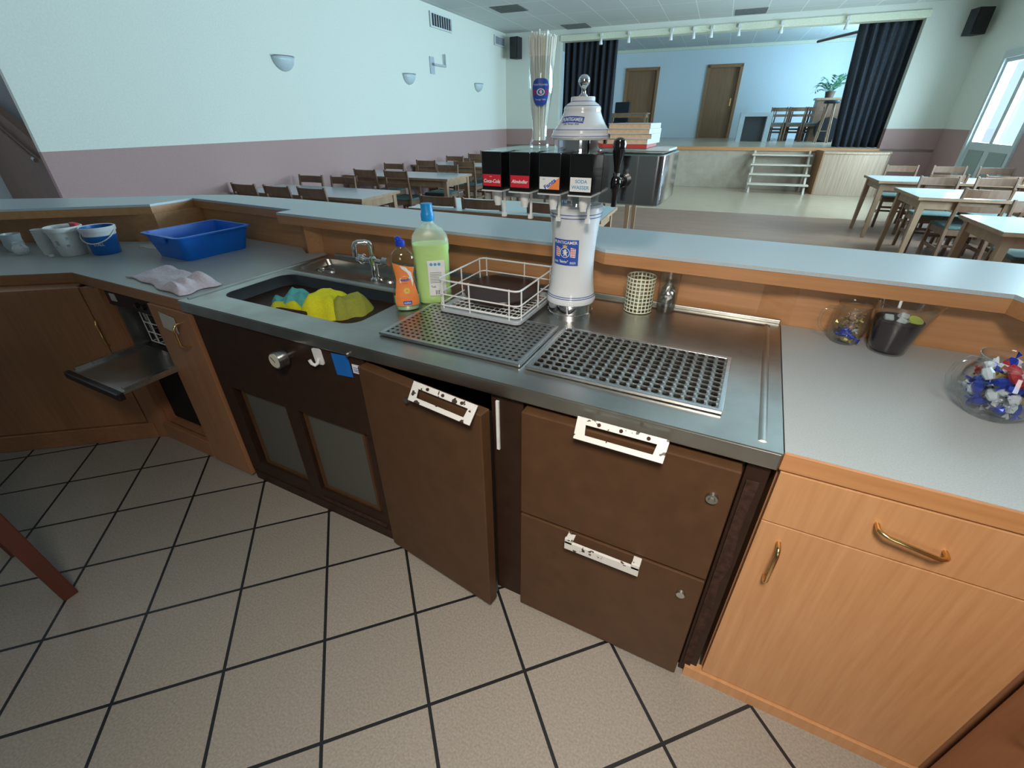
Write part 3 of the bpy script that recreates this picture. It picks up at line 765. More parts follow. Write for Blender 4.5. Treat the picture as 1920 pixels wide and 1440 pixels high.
# ------------------------------------------------------------------ the bar: ledge, panels, worktops
bar = thing('bar_counter', 'raised bar counter with pale ledge and wooden back panels', 'bar counter', (-1.0, 1.8, 0))
front = [(2.2, 1.50), (.70, 1.50), (.665, 1.585), (-.43, 1.585), (-.478, 1.615), (-.55, 1.615), (-.55, 1.60), (-2.16, 1.60), (-2.16, 1.695), (-3.06, 1.725), (-3.05, 1.475), (-3.614, 1.027), (-4.5, .35)]
back = [(-5.1, .65), (-4.138, 1.20), (-3.594, 1.518), (-3.15, 1.83), (-2.95, 1.93), (-2.4, 1.965), (2.2, 1.965)]
obj('ledge_top', prism(B(), back+front, 1.088, 1.10), 'laminate', bar, world=True)
def strip(pts, t_, z0, z1):
    """vertical strip following an open polyline, thickness t_ to its left side"""
    bm = B(); n = len(pts); P = [Vector((p[0], p[1], 0)) for p in pts]; L = []
    for i in range(n):
        if i == 0: d = (P[1]-P[0]).normalized(); nn = Vector((-d.y, d.x, 0)); k = 1
        elif i == n-1: d = (P[-1]-P[-2]).normalized(); nn = Vector((-d.y, d.x, 0)); k = 1
        else:
            d1_, d2_ = (P[i]-P[i-1]).normalized(), (P[i+1]-P[i]).normalized()
            n1, n2 = Vector((-d1_.y, d1_.x, 0)), Vector((-d2_.y, d2_.x, 0)); nn = (n1+n2).normalized(); k = 1/max(.4, nn.dot(n1))
        L.append(P[i]+nn*t_*k)
    for i in range(n-1):
        q = [P[i], P[i+1], L[i+1], L[i]]
        lo = [bm.verts.new((a_.x, a_.y, z0)) for a_ in q]; hi = [bm.verts.new((a_.x, a_.y, z1)) for a_ in q]
        bm.faces.new(lo[::-1]); bm.faces.new(hi)
        for j in range(4): bm.faces.new((lo[j], lo[(j+1) % 4], hi[(j+1) % 4], hi[j]))
    return bm
f2 = [(p[0], p[1]-.0015) for p in front]
obj('edge_band', strip(f2, -.022, 1.048, 1.0875), 'beech_trim', bar, world=True)
obj('edge_band', strip([(p[0], p[1]+.0015) for p in back[::-1]], .022, 1.048, 1.0875), 'beech_trim', bar, world=True)
bm = B(); inner = [(p[0], p[1]) for p in back]
obj('ledge_core', prism(B(), [(-4.9, .72), (-4.1, 1.17), (-3.15, 1.8), (-2.9, 1.9), (2.18, 1.93), (2.18, 1.68), (-2.9, 1.77), (-3.14, 1.74), (-4.1, 1.0), (-4.6, .62)], 1.05, 1.087), 'beech_trim', bar, world=True)
pan = [(2.2, 1.652), (.20, 1.655), (.10, 1.695), (-1.985, 1.695), (-2.07, 1.62), (-2.12, 1.60), (-2.12, 1.72), (-3.03, 1.74), (-3.035, 1.46), (-4.4, .75)]
pan = [(2.2, 1.652), (.20, 1.655), (.10, 1.69), (-1.985, 1.70), (-2.03, 1.635), (-2.16, 1.72), (-3.03, 1.745), (-3.035, 1.47), (-4.4, .78)]
obj('back_panel', strip(pan, -.02, .86, 1.05), 'beech_h', bar, world=True)
obj('hall_panel', strip(back[::-1], -.0, 0, 1.05) if False else strip([(2.2, 1.90), (-2.4, 1.90), (-2.9, 1.87), (-3.2, 1.72), (-4.1, 1.13), (-4.9, .68)], -.02, 0, 1.05), 'beech_old', bar, world=True)

# left worktop
t = thing('left_worktop', 'grey laminate worktop with wooden edge left of the sink', 'worktop', (-2.6, 1.2, .87))
lw = [(-1.925, .905), (-2.763, .905), (-4.3, -.17), (-4.75, .45), (-4.38, .77), (-3.045, 1.455), (-3.04, 1.73), (-2.17, 1.71), (-2.04, 1.625), (-1.985, 1.69), (-1.925, 1.66)]
obj('top', prism(B(), lw, .885, .90), 'worktop_laminate', t, world=True)
obj('edge_band', strip([(-1.925, .903), (-2.763, .903), (-4.3, -.172)], -.022, .852, .898), 'beech_shaded_h', t, world=True)
# right worktop
t = thing('right_worktop', 'grey laminate worktop with wooden edge right of the sink', 'worktop', (1, 1.2, .87))
rw = [(.178, .905), (.178, 1.652), (2.2, 1.65), (2.2, -.6), (.73, -.6), (.73, .905)]
obj('top', prism(B(), rw, .885, .90), 'worktop_laminate', t, world=True)
obj('edge_band', strip([(.73, -.6), (.73, .903), (.178, .903)][::1], -.022, .852, .8985) if False else strip([(.728, -.6), (.728, .902), (.178, .902)], -.024, .852, .8985), 'beech_trim', t, world=True, bevel=.003)

# ------------------------------------------------------------------ steel sink unit
ss = thing('steel_sink_top', 'worn stainless steel worktop with sink and drainer', 'sink', (-.87, 1.25, .86))
X0, X1, Y0, Y1 = -1.92, .175, .893, 1.66
outer = [(X0, Y0), (X1, Y0), (X1, Y1), (X0, Y1)]
basin = rrect(-1.83, -1.12, 1.005, 1.335, .06)
tray = rrect(-1.86, -1.19, 1.41, 1.60, .02, 3)
w1 = rrect(-.955, -.50, 1.0, 1.26, .01, 2); w2 = rrect(-.445, .03, 1.005, 1.27, .01, 2)
obj('top_sheet', holed(B(), outer, [basin, tray, w1, w2], .897, .901), 'worn_steel', ss, world=True)
obj('front_lip', bx(X0, X1, Y0, Y0+.012, .855, .8985), 'worn_steel', ss, world=True, bevel=.003)
bm = B(); box(bm, X0, X0+.012, Y0+.012, Y1, .862, .897); box(bm, X1-.012, X1, Y0+.012, Y1, .862, .897)
obj('side_lip', bm, 'worn_steel', ss, world=True)
# raised rolled rim round the back and right side, and a rear upstand
bm = B()
def ridge(bm, pts, w_=.018, h_=.0035):
    for a_, b_ in zip(pts, pts[1:]):
        d = Vector((b_[0]-a_[0], b_[1]-a_[1], 0)); n_ = Vector((-d.y, d.x, 0)).normalized()*w_/2
        A_, B_ = Vector((a_[0], a_[1], .901)), Vector((b_[0], b_[1], .901)); e = d.normalized()*w_/2
        A_ -= e; B_ += e
        q = [A_-n_, B_-n_, B_+n_, A_+n_]; tq = [A_-n_*.35+Vector((0, 0, h_)), B_-n_*.35+Vector((0, 0, h_)), B_+n_*.35+Vector((0, 0, h_)), A_+n_*.35+Vector((0, 0, h_))]
        lo = [bm.verts.new(p) for p in q]; hi = [bm.verts.new(p) for p in tq]
        bm.faces.new(hi)
        for j in range(4): bm.faces.new((lo[j], lo[(j+1) % 4], hi[(j+1) % 4], hi[j]))
ridge(bm, [(.135, .93), (.135, 1.615), (-1.05, 1.615)])
ridge(bm, [(-1.87, 1.365), (-1.15, 1.365)], .03, .006)
ridge(bm, [(X0+.02, .93), (X0+.02, 1.64)], .014, .005)
obj('raised_rim', bm, 'worn_steel', ss, world=True, smooth=True)
obj('rear_upstand', bx(X0+.06, X1, 1.648, Y1, .90, .915), 'worn_steel', ss, world=True, bevel=.003)
def well(bm, loop, z0, z1, shrink=.9):
    cx = sum(p[0] for p in loop)/len(loop); cy = sum(p[1] for p in loop)/len(loop)
    a_ = [bm.verts.new((p[0], p[1], z1)) for p in loop]; b_ = [bm.verts.new((cx+(p[0]-cx)*shrink, cy+(p[1]-cy)*shrink, z0)) for p in loop]
    n = len(loop)
    for i in range(n): bm.faces.new((a_[i], a_[(i+1) % n], b_[(i+1) % n], b_[i]))
    bm.faces.new(b_)
bm = B(); well(bm, basin, .72, .899, .94)
obj('basin', bm, 'basin_steel', ss, world=True, smooth=True, solid=.002)
bm = B(); well(bm, tray, .872, .899, .96)
tr = obj('rear_tray', bm, 'worn_steel', ss, world=True, solid=.002)
for cx in (-1.77, -1.41):
    bm = B(); lathe(bm, [(.055, .873), (.05, .881), (.044, .881), (.042, .874)], (cx, 1.505, 0), 28, sx=1.0, sy=.55)
    obj('embossed_ring', bm, 'bright_steel', tr, smooth=True)
    C.objects[-1] if False else None
# sub-part rings are built in world coordinates
for r_ in tr.children:
    for vtx in r_.data.vertices: vtx.co = XF[ss.name].inverted() @ vtx.co
bm = B(); well(bm, w1, .875, .899, .97); well(bm, w2, .875, .899, .97)
obj('drip_well', bm, 'basin_steel', ss, world=True, solid=.0015)
obj('basin_drain', lathe(B(), [(0, .7225), (.03, .7225), (.035, .727), (.04, .722)], (-1.3, 1.15, 0), 24), 'chrome', ss, world=True, smooth=True)
# faucet
t = thing('mixer_faucet', 'chrome two-knob mixer faucet behind the sink', 'faucet', (-1.455, 1.50, .874))
bm = B(); lathe(bm, [(0, 0), (.026, 0), (.026, .008), (.016, .016), (.015, .07), (.02, .075), (.02, .10), (.012, .108), (0, .108)], n=20)
obj('body', bm, 'chrome', t, smooth=True)
obj('cross_body', cyl(B(), (-.05, 0, .086), (.05, 0, .086), .014), 'chrome', t, smooth=True)
for s in (-1, 1):
    bm = B(); cyl(bm, (s*.05, 0, .086), (s*.062, 0, .088), .015, .021); cyl(bm, (s*.062, 0, .088), (s*.088, 0, .092), .023, .019)
    obj('knob', bm, 'chrome', t, smooth=True)
bm = B(); tube(bm, [(0, 0, .10), (.0, -.002, .155), (-.006, -.006, .165), (-.018, -.016, .170), (-.040, -.034, .170), (-.050, -.042, .166), (-.055, -.046, .155), (-.056, -.048, .110)], .0115, 12)
obj('spout', bm, 'chrome', t, smooth=True)
# drip grates
def grate(name, lb, x0, x1, y0, y1, nx, ny, hole, lift):
    t = thing(name, lb, 'grate', ((x0+x1)/2, (y0+y1)/2, .903), 0)
    bm = B(); Lx, Ly = (x1-x0), (y1-y0); m_ = .012; cw, chh = (Lx-2*m_)/nx, (Ly-2*m_)/ny; z1 = .008
    cache = {}
    def V(x, y, z):
        k = (round(x, 5), round(y, 5), round(z, 5))
        if k not in cache: cache[k] = bm.verts.new((x, y, z))
        return cache[k]
    for i in range(nx):
        for j in range(ny):
            ox = cw*.25 if (j % 2 and lift == 0) else 0
            cx, cy = -Lx/2+m_+(i+.5)*cw, -Ly/2+m_+(j+.5)*chh
            sq = [(1, 0), (1, 1), (0, 1), (-1, 1), (-1, 0), (-1, -1), (0, -1), (1, -1)]
            S_ = [V(cx+a_*cw/2, cy+b_*chh/2, z1) for a_, b_ in sq]
            rr = []
            for a_, b_ in sq:
                n_ = math.hypot(a_, b_); px, py = a_/n_*hole[0]*(1.12 if n_ > 1 else 1), b_/n_*hole[1]*(1.12 if n_ > 1 else 1)
                rr.append(bm.verts.new((cx+ox*.0+px, cy+py, z1+(lift if b_ > 0 else -lift*.4))))
            lo = [bm.verts.new((v_.co.x, v_.co.y, z1-.004)) for v_ in rr]
            for k in range(8):
                bm.faces.new((S_[k], S_[(k+1) % 8], rr[(k+1) % 8], rr[k])); bm.faces.new((rr[k], rr[(k+1) % 8], lo[(k+1) % 8], lo[k]))
    obj('perforated_sheet', bm, 'grate_steel', t, smooth=False)
    bm = holed(B(), [(-Lx/2, -Ly/2), (Lx/2, -Ly/2), (Lx/2, Ly/2), (-Lx/2, Ly/2)], [[(-Lx/2+m_, -Ly/2+m_), (-Lx/2+m_, Ly/2-m_), (Lx/2-m_, Ly/2-m_), (Lx/2-m_, -Ly/2+m_)]], 0, .010)
    obj('rim', bm, 'bright_steel', t, bevel=.002)
grate('drip_grate', 'flat perforated steel drip grate left, under the wire basket', -.985, -.478, .985, 1.285, 24, 13, (.0056, .0048), 0)
grate('drip_grate', 'louvred steel drip grate to the right of the tap column', -.462, .048, .985, 1.292, 18, 11, (.0092, .0062), .0026)

# ------------------------------------------------------------------ brown cooler cabinet
ck = thing('bar_cooler', 'dark brown enamelled bar cooler under the steel top', 'cooler', (-.87, 1.2, 0))
bm = B()
box(bm, -1.875, -.99, .94, 1.60, .0, .854)                 # left machine part core
box(bm, -1.875, -1.80, .905, .94, .05, .854); box(bm, -1.80, -.99, .905, .94, .53, .854); box(bm, -1.47, -1.40, .905, .94, .05, .53)
box(bm, -1.80, -1.47, .905, .94, .05, .12); box(bm, -1.40, -.99, .905, .94, .05, .12); box(bm, -1.05, -.99, .905, .94, .12, .53)
obj('machine_housing', bm, 'brown_enamel_dark', ck, world=True, bevel=.002)
bm = B(); box(bm, -.97, -.53, 1.55, 1.6, .0, .854); box(bm, -.99, -.97, .91, 1.6, 0, .854); box(bm, -.53, -.43, .91, 1.6, 0, .854)
box(bm, -.43, .12, .925, 1.6, 0, .854); box(bm, .12, .168, .91, 1.6, 0, .854); box(bm, -.97, -.53, .93, 1.6, 0, .05); box(bm, -.97, -.53, .93, 1.6, .83, .854)
obj('carcass', bm, 'brown_enamel_dark', ck, world=True, bevel=.002)
obj('interior', bx(-.965, -.535, 1.2, 1.54, .055, .825), 'black_void', ck, world=True)
obj('kick_plate', bx(-1.86, -.97, .902, .935, 0, .05), 'brown_enamel_dark', ck, world=True)
for x0, x1 in ((-1.745, -1.49), (-1.375, -1.085)):
    g = obj('vent_grille', bx(x0, x1, .925, .938, .135, .515), 'grey_mesh', ck, world=True)
    o2 = obj('grille_frame', holed(B(), [(x0-.012, .123), (x1+.012, .123), (x1+.012, .527), (x0-.012, .527)], [[(x0, .135), (x0, .515), (x1, .515), (x1, .135)]], 0, .01,
        X=Matrix(((1, 0, 0, 0), (0, 0, 1, .916), (0, 1, 0, 0), (0, 0, 0, 1)))), 'brown_enamel', g)
    o2.data.transform(XF[ck.name].inverted())
# lower door edge showing below the second grille
obj('rust_strip', bx(-1.40, -1.04, .898, .905, .062, .075), 'dirt', ck, world=True)
def plate_handle(parent, xl, xr, top, X):
    """flat bent bracket handle with a long slot; local x along door, y outwards negative"""
    L = xr-xl
    ol = [(xl-.003, 0), (xr+.003, 0), (xr, .056), (xl, .056)]
    il = [(xl+.022, .017), (xl+.026, .042), (xr-.026, .042), (xr-.022, .017)]
    tilt = math.radians(38)
    Q = X @ Matrix(((1, 0, 0, 0), (0, -math.sin(tilt), -math.cos(tilt), 0.0), (0, -math.cos(tilt), math.sin(tilt), top), (0, 0, 0, 1)))
    # y grows downwards/outwards along plate
    bm = holed(B(), [(p[0], p[1]) for p in ol], [il], 0, .004, X=Q)
    h = obj('handle', bm, 'chipped_white', parent, world=False, bevel=.001)
    for k in (.25, .5, .8):
        bm = B(); c0 = Q @ Vector((xl+L*k, .009, .003)); c1 = Q @ Vector((xl+L*k, .009, .008)); cyl(bm, c0, c1, .005, .004, 10)
        obj('screw', bm, 'dirt', h)
    return h
# ajar door, hinged on its left edge
hinge = Vector((-.985, .893, 0)); ang = math.radians(-7.5)
D1 = XF[ck.name].inverted() @ Matrix.Translation(hinge) @ Matrix.Rotation(ang, 4, 'Z')
bm = B(); box(bm, 0, .487, -.02, .02, .03, .84); bm.transform(D1)
door1 = obj('door', bm, 'brown_enamel', ck, bevel=.003); lab(door1, 'brown door standing slightly ajar')
plate_handle(door1, .255, .477, .868, D1 @ Matrix.Translation((0, -.018, 0)))
bm = B(); box(bm, .464, .484, .02, .032, .05, .825); bm.transform(D1); obj('gasket', bm, 'black_plastic', door1)
bm = B(); cyl(bm, (.222, -.02, .80), (.222, -.036, .80), .008, .009, 12); box(bm, .212, .232, -.032, -.024, .796, .804); bm.transform(D1); obj('lock', bm, 'worn_steel', door1)
obj('inner_strip', bx(-.512, -.503, .903, .909, .66, .83), 'white_wire', ck, world=True)
# two drawers on the right
I = XF[ck.name].inverted()
d2 = obj('drawer', bx(-.42, .112, .875, .925, .472, .838), 'brown_enamel', ck, world=True, bevel=.003)
plate_handle(d2, -.262, -.048, .872, I @ Matrix.Translation((0, .877, 0)))
bm = cyl(B(), (.07, .876, .748), (.07, .866, .748), .015, .013, 18); cyl(bm, (.07, .866, .748), (.07, .862, .748), .008, .006, 12); bm.transform(I); obj('lock', bm, 'worn_steel', d2)
d3 = obj('drawer', bx(-.42, .112, .875, .925, .018, .462), 'brown_enamel', ck, world=True, bevel=.003)
bm = B(); box(bm, -.262, -.05, .838, .846, .432, .462); box(bm, -.262, -.24, .838, .876, .458, .464); box(bm, -.072, -.05, .838, .876, .458, .464)
box(bm, -.262, -.24, .838, .846, .455, .474); box(bm, -.072, -.05, .838, .846, .455, .474)
bm.transform(I); obj('handle', bm, 'chipped_white', d3, bevel=.001)
bm = cyl(B(), (.065, .876, .388), (.065, .867, .388), .013, .011, 18); bm.transform(I); obj('lock', bm, 'worn_steel', d3)
bm = holed(B(), [(.128, .04), (.150, .04), (.146, .2), (.156, .3), (.148, .45), (.158, .52), (.150, .66), (.154, .8), (.128, .8)], [], 0, .006, X=Matrix(((1, 0, 0, 0), (0, 0, 1, .903), (0, 1, 0, 0), (0, 0, 0, 1))))
obj('dirt_streak', bm, 'dirt', ck, world=True)
# gauge
G0 = Vector((-1.352, .905, .785)); bm = B(); cyl(bm, G0, G0+Vector((0, -.02, 0)), .016, .016, 20); cyl(bm, G0+Vector((0, -.02, 0)), G0+Vector((-.004, -.055, 0)), .031, .031, 28)
g = obj('thermometer_gauge', bm, 'bright_steel', ck, world=True, smooth=True)
f0 = G0+Vector((-.004, -.055, 0)); bm = cyl(B(), f0+Vector((0, -.0005, 0)), f0+Vector((0, -.003, 0)), .026, .026, 28); bm.transform(I); obj('dial', bm, 'dial', g)
bm = B(); box(bm, -.001, .001, -.0045, -.0035, -.006, .018); bm.transform(I @ Matrix.Translation(f0) @ Matrix.Rotation(-.8, 4, 'Y')); obj('needle', bm, 'black_plastic', g)
# hook
bm = prism(B(), rrect(-.021, .021, -.03, .03, .009, 4), 0, .004, X=flat_on((-1.195, .904, .815), (1, 0, .1), (-.1, 0, 1)))
tube(bm, [(-1.190, .898, .81), (-1.192, .892, .795), (-1.197, .883, .79), (-1.205, .878, .797), (-1.209, .876, .81)], .006, 8)
hk = tag(obj('adhesive_hook', bm, 'white_plastic', smooth=True), 'small white adhesive hook beside the gauge', 'hook')
bm = bx(-.037, .037, -.04, .04, 0, .0015, X=flat_on((-1.09, .904, .805), (1, 0, .09), (-.09, 0, 1)))
for i in range(3): pass
st = obj('sticker', bm, 'tub_blue', ck, world=True); lab(st, 'blue square card')
bm = bx(-.026, .026, -.016, .016, 0, .0015, X=flat_on((-1.018, .904, .805), (1, 0, .02), (-.02, 0, 1)))
st = obj('sticker', bm, 'label_white', ck, world=True); lab(st, 'small white sticker with blue lines')
bm = B()
for zz in (-.008, -.002, .005): box(bm, -.021, .019, zz-.001, zz+.001, 0, .0006, X=flat_on((-1.018, .9022, .805), (1, 0, .02), (-.02, 0, 1)))
bm.transform(I); obj('print', bm, 'label_blue', st)
obj('lip_knob', cyl(B(), (-1.04, .892, .862), (-1.04, .884, .862), .008, .006, 12), 'worn_steel', ck, world=True)

# ------------------------------------------------------------------ right wooden cabinet
def bow_handle(bm, p0, p1, out, r=.005):
    p0, p1, out = Vector(p0), Vector(p1), Vector(out); d = (p1-p0)
    a_ = p0+out*.75+d*.03; b_ = p0+out+d*.13; c_ = p1+out-d*.13; e_ = p1+out*.75-d*.03
    tube(bm, [p0, p0+out*.55, a_, b_, c_, e_, p1+out*.55, p1], r, 10)
rc = thing('drawer_cabinet', 'beech cabinet with drawer over door, right of the cooler', 'cabinet', (.44, 1.2, 0))
I2 = XF[rc.name].inverted()
obj('body', bx(.18, .742, .922, 1.6, .0, .852), 'beech_old', rc, world=True)
obj('plinth', bx(.135, .715, .895, .921, .0, .045), 'beech', rc, world=True)
dw = obj('drawer', bx(.183, .712, .902, .921, .705, .849), 'beech', rc, world=True, bevel=.0015)
bm = B(); bow_handle(bm, (.375, .902, .785), (.492, .902, .765), (0, -.03, 0)); bm.transform(I2); obj('handle', bm, 'brass', dw, smooth=True)
dr = obj('door', bx(.183, .712, .902, .921, .05, .702), 'beech', rc, world=True, bevel=.0015)
bm = B(); bow_handle(bm, (.232, .902, .652), (.232, .902, .535), (0, -.03, 0)); bm.transform(I2); obj('handle', bm, 'brass', dr, smooth=True)
sc = thing('side_cabinet', 'beech cabinet at lower right corner, turned to face left', 'cabinet', (1.2, .2, 0))
I3 = XF[sc.name].inverted()
obj('body', bx(.743, 1.3, -.6, .93, 0, .852), 'beech_old', sc, world=True)
dr = obj('door', bx(.722, .742, .30, .895, .05, .85), 'beech_old', sc, world=True, bevel=.0015)
bm = B(); bow_handle(bm, (.722, .77, .60), (.722, .77, .48), (-.03, 0, 0)); bm.transform(I3); obj('handle', bm, 'brass', dr, smooth=True)

# ------------------------------------------------------------------ left cabinets, glass washer
lc = thing('corner_cabinet', 'brown wooden corner cabinet front at the far left', 'cabinet', (-3.2, .9, 0))
d_ = Vector((-.8, -.6, 0)); n_ = Vector((-.6, .8, 0)); c0 = Vector((-2.645, .885, 0))
def diag(a0, a1, b0, b1, z0, z1, bm=None):
    bm = bm or B(); X = Matrix(((d_.x, n_.x, 0, c0.x), (d_.y, n_.y, 0, c0.y), (0, 0, 1, 0), (0, 0, 0, 1))); box(bm, a0, a1, b0, b1, z0, z1, X=X); return bm
obj('door', diag(.03, 1.9, 0, .02, .10, .85), 'beech_old', lc, world=True)
obj('body', diag(.05, 1.9, .022, .35, .0, .85), 'beech_old', lc, world=True)
obj('plinth', diag(.0, 1.9, -.012, .02, 0, .095), 'beech_shaded_h', lc, world=True, bevel=.004)
obj('corner_stile', prism(B(), [(-2.665, .87), (-2.585, .905), (-2.585, .925), (-2.67, .9)], .0, .85), 'beech_old', lc, world=True)
bm = B(); bow_handle(bm, c0+d_*.02+Vector((0, 0, .69)), c0+d_*.02+Vector((0, 0, .56)), (.012, -.016, 0), .006); bm.transform(XF[lc.name].inverted())
obj('handle', bm, 'brass', lc, smooth=True)
# compartment for the glass washer
cp = thing('washer_cabinet', 'brown cabinet bay around the glass washer beside the cooler', 'cabinet', (-2.25, 1.2, 0))
bm = B(); box(bm, -2.585, -2.57, .925, 1.55, .08, .85); box(bm, -1.90, -1.885, .925, 1.55, 0, .85); box(bm, -2.57, -1.9, 1.53, 1.55, .08, .85); box(bm, -2.57, -1.9, .93, 1.53, .08, .10)
obj('body', bm, 'beech_old', cp, world=True)
obj('plinth', bx(-2.62, -2.19, .90, .925, 0, .10), 'beech_shaded_h', cp, world=True, bevel=.003)
pd = obj('door', bx(-2.165, -1.882, .892, .912, .015, .85), 'beech_old', cp, world=True, bevel=.002)
bm = B(); bow_handle(bm, (-1.955, .892, .80), (-1.955, .892, .70), (0, -.035, 0)); bm.transform(XF[cp.name].inverted()); obj('handle', bm, 'brass', pd, smooth=True)
tag(obj('paper_note', bx(-.05, .05, -.036, .036, 0, .002, X=flat_on((-2.045, .889, .785), (1, 0, -.12), (.12, 0, 1))), 'paper'), 'yellowed paper note stuck on the narrow door', 'note')
dwm = thing('glass_washer', 'under-counter glass washer with its door folded down', 'dishwasher', (-2.36, 1.2, 0))
bm = B(); box(bm, -2.56, -2.55, .93, 1.45, .5, .85); box(bm, -2.15, -2.14, .93, 1.45, .5, .85); box(bm, -2.56, -2.14, 1.44, 1.45, .5, .85); box(bm, -2.56, -2.14, .93, 1.45, .5, .51); box(bm, -2.56, -2.14, .93, 1.45, .84, .85)
obj('tub', bm, 'worn_steel', dwm, world=True)
obj('shade_block', bx(-2.56, -2.14, .96, 1.45, .12, .50), 'black_void', dwm, world=True)  # black block standing for the shade in the void below the washer
cpn = obj('control_panel', bx(-2.56, -2.14, .915, .935, .775, .848), 'brown_enamel_dark', dwm, world=True, bevel=.002)
bm = B()
for k in range(3): cyl(bm, (-2.30+k*.055, .915, .812), (-2.30+k*.055, .90, .812), .013, .011, 14)
bm.transform(XF[dwm.name].inverted()); obj('knob', bm, 'black_plastic', cpn)
bm = bx(-2.52, -2.475, .912, .915, .80, .835); bm.transform(XF[dwm.name].inverted()); obj('label', bm, 'paper', cpn)
dd_ = obj('door', bx(-2.55, -2.14, .665, .97, .532, .545), 'worn_steel', dwm, world=True, bevel=.002)
for xr in (-2.552, -2.158):
    bm = bx(xr, xr+.020, .675, 1.0, .545, .560); bm.transform(XF[dwm.name].inverted()); obj('rail', bm, 'bright_steel', dd_)
bm = bx(-2.565, -2.125, .64, .665, .515, .55); bm.transform(XF[dwm.name].inverted()); obj('front_edge', bm, 'black_plastic', dd_, bevel=.005)
bm = tube(B(), [(-2.48, .99, .80), (-2.475, .985, .79), (-2.47, 1.0, .56)], .006, 8)
obj('door_arm', bm, 'bright_steel', dwm, world=True, smooth=True)
# white wire rack inside
t = thing('wire_rack', 'white wire glass rack inside the open washer', 'rack', (-2.31, 1.09, .585))
bm = B(); a_, b_, h_ = .15, .12, .15
for z in (0, .05, .10, h_): tube(bm, [(-a_, -b_, z), (a_, -b_, z), (a_, b_, z), (-a_, b_, z)], .0028, 6, closed=True)
for k in range(6):
    x = -a_+2*a_*k/5; tube(bm, [(x, -b_, h_), (x, -b_, 0), (x, b_, 0), (x, b_, h_)], .0025, 6)
for k in range(1, 5):
    y = -b_+2*b_*k/5; tube(bm, [(-a_, y, h_), (-a_, y, 0), (a_, y, 0), (a_, y, h_)], .0025, 6)
obj('wires', bm, 'white_wire', t, smooth=True)

# ------------------------------------------------------------------ tap tower
TX, TY = -.497, 1.435
tw = thing('tap_tower', 'white ceramic beer tap tower with steel crossbar and bell top', 'tap tower', (TX, TY, .901))
def pr(p): return [(r, z-.901) for r, z in p]
obj('chrome_base', lathe(B(), pr([(0, .901), (.080, .901), (.080, .920), (.076, .922), (.076, .948), (.079, .950), (.079, .955), (0, .955)]), n=48), 'chrome', tw, smooth=True)
prof = [(.072, .955), (.083, .957), (.085, .966), (.083, .975), (.079, .99), (.075, 1.015), (.0715, 1.05), (.070, 1.09), (.0705, 1.13), (.073, 1.17), (.077, 1.21), (.082, 1.242), (.085, 1.255), (.085, 1.266), (.078, 1.272), (0, 1.272)]
def rad(z):
    for (r0, z0), (r1, z1) in zip(prof, prof[1:]):
        if z0 <= z <= z1 and z1 > z0: return r0+(r1-r0)*(z-z0)/(z1-z0)
    return .07
colm = obj('ceramic_column', lathe(B(), pr([(0, .955)]+prof), n=64), 'ceramic', tw, smooth=True)
def ring_band(z, h, rf, n=64):
    bm = B(); lathe(bm, [(rf(z)+.0006, z-.901), (rf(z+h)+.0006, z+h-.901)], n=n); return bm
for z in (.984, .978, 1.236, 1.246): obj('blue_line', ring_band(z, .0022, rad), 'navy', colm)
# blue square badge on the column, facing the barkeeper
def wrap(zc, rf, off=0.0, a0=0.0):
    def fn(c_):
        z = zc+c_.y; R_ = rf(z); a_ = a0+c_.x/R_; rr = R_+.0008+off+c_.z
        return Vector((rr*math.sin(a_), -rr*math.cos(a_), z-.901))
    return fn
def gridrect(w_, h_, nx=16, ny=8):
    bm = B(); g_ = [[bm.verts.new((-w_/2+w_*i/nx, -h_/2+h_*j/ny, 0)) for i in range(nx+1)] for j in range(ny+1)]
    for j in range(ny):
        for i in range(nx): bm.faces.new((g_[j][i], g_[j][i+1], g_[j+1][i+1], g_[j+1][i]))
    return bm
def poly2(pts):
    bm = B(); bm.faces.new([bm.verts.new((p[0], p[1], 0)) for p in pts]); return bm
def ring2(r0, r1, n=28):
    bm = B(); a_ = [bm.verts.new((r0*math.cos(2*PI*i/n), r0*math.sin(2*PI*i/n), 0)) for i in range(n)]; b_ = [bm.verts.new((r1*math.cos(2*PI*i/n), r1*math.sin(2*PI*i/n), 0)) for i in range(n)]
    for i in range(n): bm.faces.new((a_[i], a_[(i+1) % n], b_[(i+1) % n], b_[i]))
    return bm
LION = [(-.004, -.011), (-.001, -.011), (0, -.006), (.003, -.007), (.004, -.011), (.008, -.0105), (.006, -.004), (.0065, 0), (.010, .002), (.008, .004), (.005, .0025), (.0045, .005), (.0055, .009), (.002, .011), (-.002, .010), (-.003, .006), (-.007, .007), (-.0085, .003), (-.005, .0035), (-.0045, 0), (-.008, -.002), (-.007, -.004), (-.003, -.003)]
LZ = 1.132
badge = obj('badge', merge(B(), gridrect(.088, .082), wrap(LZ, rad, 0, -.06)), 'label_blue', colm)
def onb(src, dx, dy, off=.0006): return merge(B(), src, lambda c_: wrap(LZ, rad, off, -.06)(Vector((c_.x+dx, c_.y+dy, c_.z))))
obj('lettering', onb(text_bm('PUNTIGAMER', .0135, .0003, bold=.0002, fit=.080), 0, .032), 'label_white', badge)
obj('lettering', onb(text_bm('DAS', .010, .0003, fit=.015), -.031, -.031), 'label_white', badge)
obj('lettering', onb(text_bm('"bierige"', .012, .0003, shear=.3, fit=.030, bold=.0003), -.003, -.030), 'label_white', badge)
obj('lettering', onb(text_bm('BIER', .010, .0003, fit=.019), .028, -.032), 'label_white', badge)
bm = onb(ring2(.0145, .0165), 0, 0); merge(bm, onb(poly2(LION), 0, 0)); obj('crest_emblem', bm, 'label_white', badge)
bm = B()
